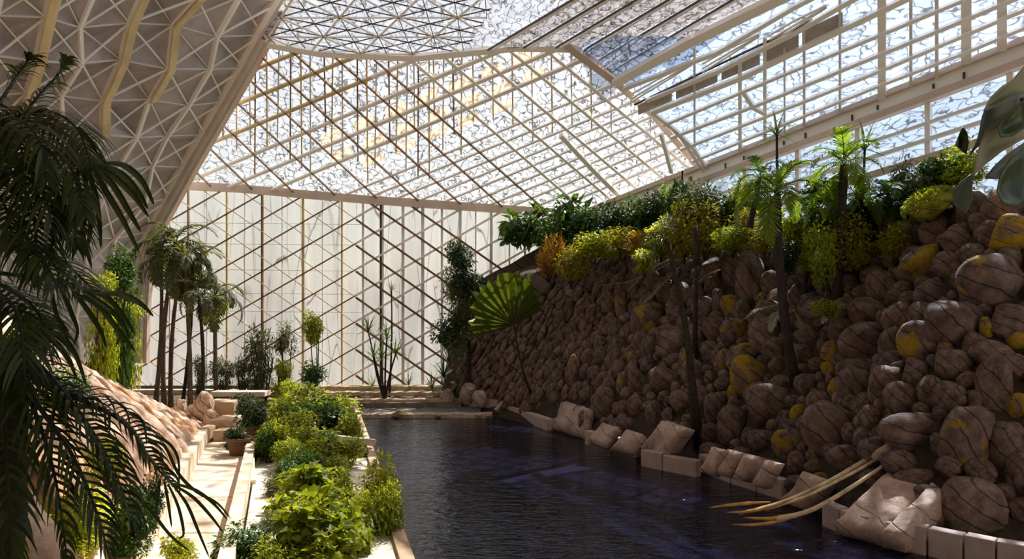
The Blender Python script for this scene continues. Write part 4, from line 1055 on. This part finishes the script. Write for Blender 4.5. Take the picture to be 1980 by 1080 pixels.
for pts,nl,ll in (
   ([(-40,330,6),(20,235,5.8),(90,215,5.6),(150,250,5.4),(178,330,5.3)],34,.62),
   ([(-40,330,6),(10,270,5.7),(80,270,5.4),(140,330,5.2),(165,420,5.1)],34,.60),
   ([(-40,330,6),(30,310,6.2),(110,300,6.3),(170,312,6.3),(203,318,6.3)],26,.58),
   ([(-40,330,6),(0,300,5.5),(50,320,5.2),(90,390,5.0),(105,470,5.0)],30,.56),
   ([(-40,330,6),(-10,220,6.1),(25,160,6.2),(48,125,6.3),(62,108,6.3)],22,.42),
   ([(-40,330,6),(30,240,6.3),(80,180,6.5),(115,140,6.6),(130,112,6.6)],26,.42),
   ([(-40,330,6),(-60,250,5.7),(-20,220,5.4),(30,260,5.2),(50,330,5.1)],30,.6),
   ([(-40,330,6),(40,340,5.6),(100,370,5.4),(140,420,5.3),(150,480,5.3)],28,.50),
   ([(-40,330,6),(20,270,5.9),(90,240,5.9),(145,275,5.8),(175,330,5.7)],30,.55),
   ([(-40,330,6),(20,330,5.4),(60,400,5.1),(70,480,5),(60,540,5)],28,.5),
   ([(-40,330,6),(-20,260,5.4),(30,230,5.1),(75,270,4.9),(90,350,4.9)],30,.55),
   ([(-40,330,6),(-30,350,5.3),(10,400,5.0),(25,480,4.9)],26,.5)):
    hero(hp,pts,nl,ll,.027,1.7)
fr=[c for c in hp.children if c.name.startswith('frond')][2]
straps(hp,fr,[[(203,315),(240,320),(275,350),(298,397)],[(195,318),(235,336),(268,372),(286,405)],[(190,320),(225,345),(260,380),(288,420)],[(185,320),(220,360),(250,410),(272,448)],[(180,322),(205,370),(235,420),(270,490)],[(170,325),(185,380),(192,430),(195,480)],
  [(160,325),(172,390),(175,440),(165,495)],[(150,325),(150,390),(145,440),(142,485)],[(140,325),(135,400),(128,450),(130,478)],[(128,325),(122,400),(115,470)],[(105,325),(112,420),(95,490)],[(150,245),(175,275),(188,298),(197,318)],[(140,330),(165,400),(160,450),(178,520)]],.05,5.2)
b=P(-110,1350,5.6); b.z=.45
hp2=heropalm(b,(-60,520,5.6),'middle dark palm at the left edge with spreading fronds over the rock bank')
for pts,nl,ll in (
   ([(-60,520,5.6),(20,470,5.5),(100,490,5.4),(160,540,5.3),(190,570,5.3)],22,.50),
   ([(-60,520,5.6),(20,530,5.8),(100,540,5.9),(160,555,5.9),(190,570,5.9)],22,.46),
   ([(-60,520,5.6),(0,470,5.2),(60,480,5),(100,530,4.9),(115,590,4.9)],22,.45),
   ([(-60,520,5.6),(20,560,5.4),(70,600,5.2),(90,650,5.1),(100,700,5.1)],22,.42),
   ([(-60,520,5.6),(-10,560,5),(30,600,4.8),(45,680,4.7),(50,760,4.7)],22,.45)):
    hero(hp2,pts,nl,ll,.028,1.4)
fr=[c for c in hp2.children if c.name.startswith('frond')][1]
straps(hp2,fr,[[(185,568),(230,568),(270,585),(297,612)],[(160,560),(200,570),(235,605),(262,648)],[(150,570),(190,590),(230,640),(262,680)],[(85,640),(120,650),(148,690),(168,750)],[(80,640),(110,665),(135,700),(150,738)],[(140,560),(170,600),(195,640),(205,672)],[(120,560),(140,610),(150,640),(142,668)],[(165,565),(215,600),(240,630),(250,655)],[(100,560),(110,610),(128,640),(132,672)]],.042,5.0)
b=P(-70,1420,5.2); b.z=.45
hp3=heropalm(b,(20,660,5.2),'lowest dark palm whose looping fronds arch over the path')
C0=(20,660,5.2)
for pts,nl,ll,vee,dr in (
   ([C0,(80,735,5.1),(150,770,5.0),(215,800,4.9),(262,840,4.85),(292,890,4.8),(335,938,4.8)],34,.40,1.0,2.9),
   ([C0,(70,700,5.0),(140,780,4.8),(200,870,4.7),(240,960,4.6),(260,1040,4.6)],30,.40,.8,2.6),
   ([C0,(40,730,4.9),(80,830,4.7),(110,940,4.6),(130,1080,4.6)],28,.44,.5,2.2),
   ([C0,(0,750,4.8),(10,860,4.6),(20,1000,4.5),(20,1100,4.5)],28,.44,.4,2.0),
   ([C0,(90,740,5.3),(160,810,5.3),(210,890,5.2),(240,980,5.2)],28,.36,.9,2.6),
   ([C0,(-20,710,4.9),(-50,800,4.7),(-60,920,4.6)],24,.46,.3,1.6),
   ([C0,(60,760,4.8),(140,880,4.6),(190,1000,4.5),(215,1090,4.5)],28,.42,.5,2.2)):
    hero(hp3,pts,nl,ll,.026,dr,.5,vee)
fr=[c for c in hp3.children if c.name.startswith('frond')][0]
straps(hp3,fr,[[(285,850),(318,862),(345,915),(380,950),(420,972),(446,1002)],[(340,935),(380,948),(415,975),(440,1005)],[(338,938),(375,962),(410,1000),(432,1030)],[(335,938),(362,975),(385,1030),(405,1078)],[(325,935),(345,980),(355,1030),(345,1040)],[(318,930),(325,970),(332,1020)],[(310,925),(305,960),(298,1000)],[(300,900),(330,910),(345,930),(348,955)],[(250,945),(290,985),(330,1035),(367,1065)],[(300,840),(330,860),(345,890),(346,935)],
  [(180,775),(192,764),(212,772),(225,800)],[(205,785),(225,778),(245,795),(252,830)],[(235,805),(258,800),(278,820),(284,860)],[(160,790),(165,770),(188,770),(205,790)],[(60,740),(70,800),(60,880),(0,1020)],[(110,760),(100,830),(95,900),(50,980)]],.024,4.7)

# ------------------------------------------------------------------ plants on the slope
def foot(px,py,sink=.1):
    p,n=hit(px,py)
    while p is None: py+=6; p,n=hit(px,py)
    return p-V((0,0,sink))
# giant pleated fan leaf
b=foot(1032,768,.1); h=P(993,628,b.y-1.1)
t=thing('fan_palm','single giant pleated green fan leaf on a thin curved dark stalk at the slope foot','palm',b)
m=MB(); q=h-b; pts=[V((0,0,0)),lerp(V((0,0,0)),q,.3)+V((-.10,0,0)),lerp(V((0,0,0)),q,.65)+V((-.08,0,0)),q]; m.tube(pts,[.06,.045,.04,.03],7); m.build('stalk',M['bark_dark'],t,True)
m=MB(); rr=random.Random(3); nb=30; c=q; K=(h.y)/FP
def fanpt(a,r,ridge): return c+V((math.cos(a)*r*K,(-.35*r*K*.3)+.10*ridge-(r*K)**2*.06,math.sin(a)*r*K))
outer=[]
for i in range(nb+1):
    a=math.radians(lerp(198,28,i/nb)); L=lerp(88,88,0)*(1.0+.30*math.sin(math.radians(lerp(198,28,i/nb)))*.6+.0)*(1 if i%2==0 else .93)*rr.uniform(.86,1.08)
    if i/nb>.72: L*=lerp(1,.62,(i/nb-.72)/.28)
    for k in range(6): m.v.append(fanpt(a,L*(k+.15)/5.15,(1 if i%2 else -1)*k/5))
for i in range(nb):
    for k in range(5): a=i*6+k; m.f.append((a,a+1,a+7,a+6))
    # split tips
lf=m.build('leaf_blade',M['fan_leaf'],t)
m=MB()
for i in range(0,nb+1,3):
    a=math.radians(lerp(198,28,i/nb)); m.tube([c+V((0,-.02,0)),fanpt(a,40,0)+V((0,-.03,0)),fanpt(a,74,0)+V((0,-.02,0))],[.022,.014,.006],5)
m.build('leaf_rib',M['bark_dark'],t)
# bent trunk with drooping head
b=foot(1352,868); D=b.y-.3
t=thing('palm_tree','thin dark trunk bent to the left with one dry drooping frond at its head','palm',b)
pts=[P(1352,868,D+.3)-b,P(1340,760,D)-b,P(1330,660,D)-b,P(1312,560,D)-b,P(1293,470,D)-b]; link('trunk',trunk_mesh('trunk',pts,.12,.06,M['bark_dark'],8,1.4),t)
for pp in ([(1293,470),(1265,455),(1240,470),(1228,520)],[(1293,470),(1275,448),(1250,450),(1238,478)],[(1293,470),(1270,470),(1255,500)]):
    m=MB(); frond_into(m,[P(x,y,D)-b for x,y in pp],16,.45,.03,1.8,.4,.1,.1,rnd,4,True,.02); m.build('frond',M['frond_dark'],t)
# tall thin pole and dark snapped trunk
b=foot(1319,500); t=tag(link('bare_pole',trunk_mesh('bare_pole',[V((0,0,0)),V((0,0,1.2)),P(1320,330,b.y)-b],.06,.05,M['bark_dark'])),'thin straight bare pole standing up past the roof beam','pole'); t.location=b
b=foot(1343,700); D=b.y-.2; t=thing('dead_trunk','dark snapped trunk with a thick burnt top, right of the bent one','trunk',b)
link('trunk',trunk_mesh('trunk',[V((0,0,0)),P(1345,600,D)-b,P(1346,500,D)-b],.07,.065,M['bark_dark']),t); link('burnt_top',trunk_mesh('burnt_top',[P(1346,510,D)-b,P(1348,480,D)-b,P(1346,455,D)-b,P(1344,438,D)-b],.10,.07,M['bark_dark'],8,1),t)
# silvery drooping fronds
for (pp,lb) in ((((1310,500),(1265,525),(1215,545),(1150,552)),'long silvery dry frond lying to the left across the upper boulders'),(((1320,510),(1285,545),(1262,570),(1240,590)),'silvery dry frond hanging below the bent trunk head'),(((1310,495),(1275,510),(1245,530),(1215,560)),'silvery frond between the two other dry ones under the bent trunk'),(((1350,545),(1370,530),(1395,520),(1420,530)),'small silvery frond right of the burnt trunk'),
    (((1530,610),(1500,590),(1465,598),(1430,622)),'silvery frond arching left below the leaning palm trunk'),(((1525,605),(1535,600),(1545,615),(1550,640)),'silvery frond drooping right below the leaning palm trunk'),(((1525,605),(1505,600),(1495,620),(1490,640)),'short silvery frond hanging down below the leaning palm trunk'),(((1650,600),(1625,590),(1605,605),(1590,625)),'pale frond at the foot of the thick palm on the slope')):
    p0=foot(*pp[1]); D=p0.y-.75; m=MB(); frond_into(m,[P(x,y,D-.1*i) for i,(x,y) in enumerate(pp)],22,.34,.035,1.2,.4,.25,.05,rnd,3,True,.015)
    tag(m.build('dry_frond',M['frond_silver']),lb,'frond','silvery dry fronds on the boulders')
# palms on and above the slope
def spalm(bp,cp_,frk,nf,sz,lb,r0=.11,r1=.07,bow=(0,0,0),D=None,bark='bark_dark',elev=(75,-45)):
    p=foot(*bp); 
    if D: p=P(bp[0],bp[1],D)
    return palm(p,P(cp_[0],cp_[1],p.y-.15),frk,nf,sz,lb,r0=r0,r1=r1,bow=bow,bark=bark,group='palms on the boulder slope',elev=elev)
spalm((1538,740),(1503,372),'lime',13,1.5,'tallest dark-trunked palm rising from the boulders with a bright crown against the beam',.13,.08,(-.12,0,0))
spalm((1545,600),(1572,410),'green',11,1.2,'slim palm close beside the tallest trunk, leaning right',.08,.05,(.05,0,0))
spalm((1600,575),(1598,400),'lime',9,1.0,'slender ragged palm left of the thick-trunked slope palm',.06,.045,(.1,0,0))
spalm((1618,590),(1632,318),'lime',13,1.35,'thick-trunked palm with a wide crown under the lower roof rails',.15,.1,(0,0,0))
spalm((1702,478),(1718,385),'green',13,1.25,'short dark-trunked palm with a greyish crown left of the mossy mound',.14,.11,(-.05,0,0))
spalm((1690,470),(1655,375),'lime',9,1.0,'curved palm leaning left from the foot of the short dark-trunked palm',.07,.05,(.15,0,0))
spalm((1390,455),(1393,368),'green',11,1.15,'small palm on the slope top left of the tallest palm',.09,.06)
spalm((1410,455),(1425,395),'lime',9,.9,'little palm leaning right on the slope top beside the small one',.07,.05)
spalm((1450,440),(1468,345),'green',10,1.1,'dark bushy palm just behind the crown of the tallest palm',.08,.06,D=19.5)
b=foot(1500,470); 
rosettes(P(1508,400,20),[P(1502,262,20)],'grey-green spiky tuft above the tallest palm crown','far',.75,'yucca','plant')
rosettes(P(1665,400,19.5),[P(1672,290,19.5)],'bright green star-shaped rosette beside the wide palm crown','green',.8,'yucca','plant')
# leafy crest
CR=[(1010,440,29.5,28,22,'broad','large-leaved plant leaning out over the shale hump, leftmost on the crest'),
(1045,430,29,26,24,'broad','large-leaved plant second from the far end of the crest'),
(1105,408,28.2,26,28,'broad','tall large-leaved plant standing above the far crest'),
(1080,450,27.5,36,24,'green','dark green bush below the tall large-leaved plant'),
(1135,440,27,40,26,'green','dense green bush on the far crest under the eave beam'),
(1185,432,26.5,38,28,'dark','dark bush under the roof beam at mid crest'),
(1235,415,26,34,30,'green','bright green bush reaching the roof beam at mid crest'),
(1265,400,25.5,26,22,'dark','dark leafy bush just left of the bare pole'),
(1150,470,25,46,18,'lime','low yellow-green bank under the dense green bush'),
(1075,485,25.8,24,26,'rust','rusty spiky plant at the far end of the boulders'),
(1105,505,25,26,22,'yellow','yellow plant among the topmost far boulders'),
(1060,505,26,20,18,'rust','low rusty plant beside the shale hump'),
(1205,465,24.4,34,16,'yellow','yellow flowering mat on the crest at mid slope'),
(1240,462,24,30,14,'rust','orange-tinged mat beside the yellow one on the crest'),
(1275,455,23.5,34,26,'lime','lime bush behind the bent trunk head'),
(1245,497,22.8,22,14,'lime','small bright lime tuft among boulders under the bent trunk head'),
(1320,440,22.8,34,40,'yellow','yellow-leaved bush around the bare pole'),
(1350,395,23,46,40,'far','dry brownish-green bush behind the bare pole'),
(1365,440,22,34,34,'yellow','yellow bush right of the burnt trunk'),
(1400,410,22.5,36,32,'dark','dark bush between the small palm and the yellow bushes'),
(1445,430,20.8,34,26,'yellow','bright yellow bush under the dark bushy palm'),
(1415,455,20.6,26,16,'lime','lime mat on the crest boulders below the small palm'),
(1480,455,19.8,34,18,'yellow','yellow mat beside the tallest trunk'),
(1540,440,19.5,40,30,'lime','lime undergrowth between the tallest palm and the slim one'),
(1580,470,18.5,30,34,'lime','lime bush clothing the gully by the slender ragged palm'),
(1595,520,17.6,26,26,'mid','green bush low in the gully under the thick palm'),
(1650,470,18.4,34,34,'yellow','yellow bush right of the thick palm trunk'),
(1640,430,19.4,40,36,'dark','dark undergrowth behind the thick palm trunk'),
(1600,600,16.8,24,16,'mid','small green bush at the foot of the thick palm trunk'),
(1690,420,19.8,40,36,'green','green bush behind the short dark-trunked palm'),
(1760,395,18.6,36,34,'dark','dark feathery bush under the lower tan rail'),
(1800,370,17.8,44,36,'far','grey-green bush at the foot of the glass side wall'),
(1755,345,18.8,34,30,'far','grey-green bush seen against the lowest glass panes'),
(1855,310,17,34,34,'lime','lime bush beside the giant leaves'),
(1820,330,17.4,30,24,'green','green bush left of the lime bush at the giant leaves'),
(1730,460,17.6,24,20,'yellow','yellow tuft at the top left of the mossy mound'),
(1520,490,18.6,24,18,'dark','dark tuft between the two tall trunks'),
(1450,380,22,30,30,'lime','lime bush high on the crest behind the tallest palm'),
(1590,375,20.5,36,30,'dark','dark bush behind the wide crown of the thick palm'),
(1300,380,24.5,26,26,'green','green bush left of the bare pole under the beam')]
for px,py,D,rx,ry,kd,lb in CR: fsh(px,py,D,rx*1.75,ry*1.7,kd,lb,ground=max(4.5,HC-(py+ry*1.2-HY)*D/FP-.3),name='crest_bush',group='bushes along the slope top')
# mossy mounds
for i,(px,py,rx,ry,rot,lb) in enumerate(((1800,395,46,26,.35,'long yellow-green mossy mound, upper, under the giant leaves'),(1775,435,52,24,.5,'long mossy mound below the upper one'),(1745,470,34,18,.4,'low mossy mound at the gully edge'),(1815,430,28,20,.4,'small rounded mossy mound between the long mounds and the boulders'))):
    p,_=hit(px,py); 
    if p is None: p=P(px,py,17)
    k=p.y/FP; t=thing('mossy_mound',lb,'mound',p); o=link('rock_core',rock_mesh('rock_core',200+i,M['moss'],2,3,.2),t); o.scale=(rx*k*1.1,ry*k*1.3,ry*k*1.1); o.rotation_euler=(0,-rot,0)
    r_=random.Random(i); m=MB()
    for _ in range(900):
        d=rv(r_).normalized(); 
        if d.z<-.2: continue
        q=V((d.x*rx*k*1.12,d.y*ry*k*1.3,d.z*ry*k*1.12)); leaf_into(m,q,(d+rv(r_)*.6).normalized(),(rv(r_)+V((0,0,1))).normalized(),.09,.05)
    f=m.build('moss_foliage',M['leaf_yellow' if i%2 else 'leaf_lime'],t); f.rotation_euler=(0,-rot,0)
# giant leaves at the upper right
def bigleaf(t,base,outline,D,mat,ribm=None,cup=.15,nm='leaf_blade'):
    # outline px polygon around a mid line; built as a cupped blade with thickness
    pts=[P(x,y,D+dd) for x,y,dd in outline]; c=sum(pts,V((0,0,0)))/len(pts)
    bm=bmesh.new(); vs_=[bm.verts.new(p-base) for p in pts]; cv=bm.verts.new(c-base+V((-.05,cup,-.05)))
    for i in range(len(vs_)): bm.faces.new((vs_[i],vs_[(i+1)%len(vs_)],cv))
    bmesh.ops.subdivide_edges(bm,edges=bm.edges[:],cuts=2,use_grid_fill=True,smooth=.4)
    me=bpy.data.meshes.new(nm); bm.to_mesh(me); bm.free(); me.materials.append(mat); me.polygons.foreach_set('use_smooth',[True]*len(me.polygons))
    o=link(nm,me,t); md=o.modifiers.new('s','SOLIDIFY'); md.thickness=.012; return o
D=11.5; b=P(2060,560,12.2)
t=thing('giant_leaf_plant','giant paddle-leaved plant at the upper right corner, blades hanging in front of the glass','plant',b)
m=MB()
for (x,y) in ((1990,200),(1985,300),(1975,190)): m.tube(bent(V((0,0,0)),P(x,y,D)-b,6,(.2,0,.2)),[.06,.05,.045,.04,.035,.03],7)
m.build('stalk',M['leaf_dark'],t,True)
M['bl_pale']=mat_leaf('pale_leaf_underside',(.30,.31,.20),(.36,.37,.24),.25,.5,.3); M['bl_dark']=mat_leaf('giant_dark_leaf',(.03,.055,.02),(.05,.08,.025),.25,.3,.5); M['bl_slate']=mat_leaf('slate_leaf',(.13,.16,.15),(.17,.2,.18),.2,.35,.5)
bigleaf(t,b,[(1990,118,0),(1965,150,0),(1935,170,-.1),(1915,190,-.1),(1902,215,-.2),(1925,205,-.1),(1960,190,.1),(1990,172,.2)],11.6,M['bl_pale'])
bigleaf(t,b,[(1990,172,.1),(1950,188,0),(1908,205,0),(1900,225,0),(1893,260,-.1),(1886,282,-.2),(1875,300,-.2),(1905,270,0),(1940,240,.1),(1990,205,.2)],11.5,M['bl_slate'])
bigleaf(t,b,[(1990,205,.1),(1940,232,0),(1910,250,0),(1897,275,-.1),(1888,305,-.2),(1884,338,-.3),(1905,318,-.1),(1940,290,0),(1990,262,.2)],11.3,M['bl_pale'])
bigleaf(t,b,[(1990,185,0),(1955,215,-.1),(1930,245,-.1),(1935,265,-.1),(1960,262,0),(1990,240,.1)],11.1,M['bl_dark'])
bigleaf(t,b,[(1862,245,.3),(1855,262,.3),(1855,285,.3),(1868,298,.2),(1873,275,.2),(1870,255,.3)],11.8,M['bl_dark'])
bigleaf(t,b,[(1990,270,.1),(1945,300,0),(1920,325,-.1),(1905,345,-.1),(1935,345,0),(1990,300,.2)],11.6,M['bl_slate'])
bigleaf(t,b,[(1990,280,0),(1955,305,-.2),(1935,335,-.3),(1928,370,-.3),(1940,395,-.3),(1970,400,-.1),(1990,390,0)],11.2,M['bl_dark'])
bigleaf(t,b,[(1880,335,.2),(1860,350,.2),(1842,372,.2),(1845,395,.2),(1868,412,.1),(1880,385,.1)],11.9,M['bl_slate'])
# fallen dry fronds across the kerb
def dry(label,stalks,blades,sheath=None):
    p0=P(*stalks[0][0]); t=thing('fallen_frond',label,'frond',p0,'fallen dry fronds on the kerb')
    def sm(pts):
        q=[P(*p)-p0 for p in pts]; Q=[];n=len(q)
        for i in range(n-1):
            a=q[max(i-1,0)];b_=q[i];c_=q[i+1];d_=q[min(i+2,n-1)]
            for k in range(5):
                u=k/5; Q.append(.5*((2*b_)+(c_-a)*u+(2*a-5*b_+4*c_-d_)*u*u+(3*b_-a-3*c_+d_)*u**3))
        return Q+[q[-1]]
    for s,r0,r1 in [(s[0:-2],s[-2],s[-1]) for s in stalks]:
        m=MB(); Q=sm(s); m.tube(Q,[lerp(r0,r1,(i/(len(Q)-1))) for i in range(len(Q))],7); m.build('stalk',M['dry'],t,True)
    for s in blades:
        m=MB(); Q=sm(s); n=len(Q); m.tube(Q,[.006+.028*math.sin(PI*i/(n-1)) for i in range(n)],6); m.build('dry_blade',M['dry_orange'],t,True)
    if sheath:
        m=MB(); Q=sm(sheath); n=len(Q); m.tube(Q,[.05+.09*math.sin(PI*min(1,(i+1)/n)) for i in range(n)],9); m.build('sheath',M['dry'],t,True)
dry('fallen tan frond with a thick split sheath, upper of the two on the kerb',
    [[(1430,992,13.4),(1520,968,13.5),(1600,932,13.6),(1660,898,13.8),(1720,865,14.0),.03,.06],[(1480,985,13.3),(1560,958,13.4),(1640,918,13.6),(1700,885,13.8),.025,.03]],
    [[(1372,981,13.2),(1410,976,13.3),(1450,972,13.4),(1490,970,13.4)],[(1405,990,13.2),(1450,988,13.25),(1500,975,13.3),(1540,960,13.4)]],
    [(1690,885,13.7),(1715,870,13.8),(1740,855,13.9),(1757,846,14.0)])
dry('fallen frond with a long thin whip-like stalk, lower of the two on the kerb',
    [[(1500,1005,13.0),(1570,985,13.1),(1640,945,13.3),(1700,905,13.5),(1760,862,13.7),(1810,838,13.8),(1870,822,13.9),.05,.012]],
    [[(1415,1013,12.9),(1460,1014,12.9),(1510,1006,13.0),(1560,990,13.1)],[(1440,1000,13.0),(1490,1002,13.0),(1530,992,13.1)]])
# ------------------------------------------------------------------ light
w=bpy.data.worlds.new('sky'); sc.world=w; w.use_nodes=True; nt=w.node_tree; nt.nodes.clear()
sky=nt.nodes.new('ShaderNodeTexSky'); sky.sky_type='NISHITA'; sky.sun_disc=False; sky.sun_elevation=math.radians(SUN_EL); sky.sun_rotation=math.radians(50); sky.air_density=1.4; sky.dust_density=3.5
bg=nt.nodes.new('ShaderNodeBackground'); bg.inputs['Strength'].default_value=SKY
wo=nt.nodes.new('ShaderNodeOutputWorld'); nt.links.new(sky.outputs[0],bg.inputs[0]); nt.links.new(bg.outputs[0],wo.inputs[0])
sd=bpy.data.lights.new('sun','SUN'); sd.energy=SUN; sd.angle=math.radians(.7); sd.color=(1,.95,.88)
so=bpy.data.objects.new('sun',sd); COL.objects.link(so)
az=math.radians(SUN_AZ); el=math.radians(SUN_EL)
sv=V((math.cos(az)*math.cos(el),math.sin(az)*math.cos(el),math.sin(el)))      # towards the sun
so.rotation_euler=sv.to_track_quat('Z','Y').to_euler(); so.location=sv*60
sc.view_settings.view_transform='Standard'; sc.view_settings.look='None'; sc.view_settings.gamma=1; sc.view_settings.use_curve_mapping=False
sc.view_settings.exposure=EXPO
cy=sc.cycles; cy.max_bounces=8; cy.diffuse_bounces=4; cy.glossy_bounces=2; cy.transmission_bounces=6; cy.transparent_max_bounces=12; cy.caustics_reflective=False; cy.caustics_refractive=False
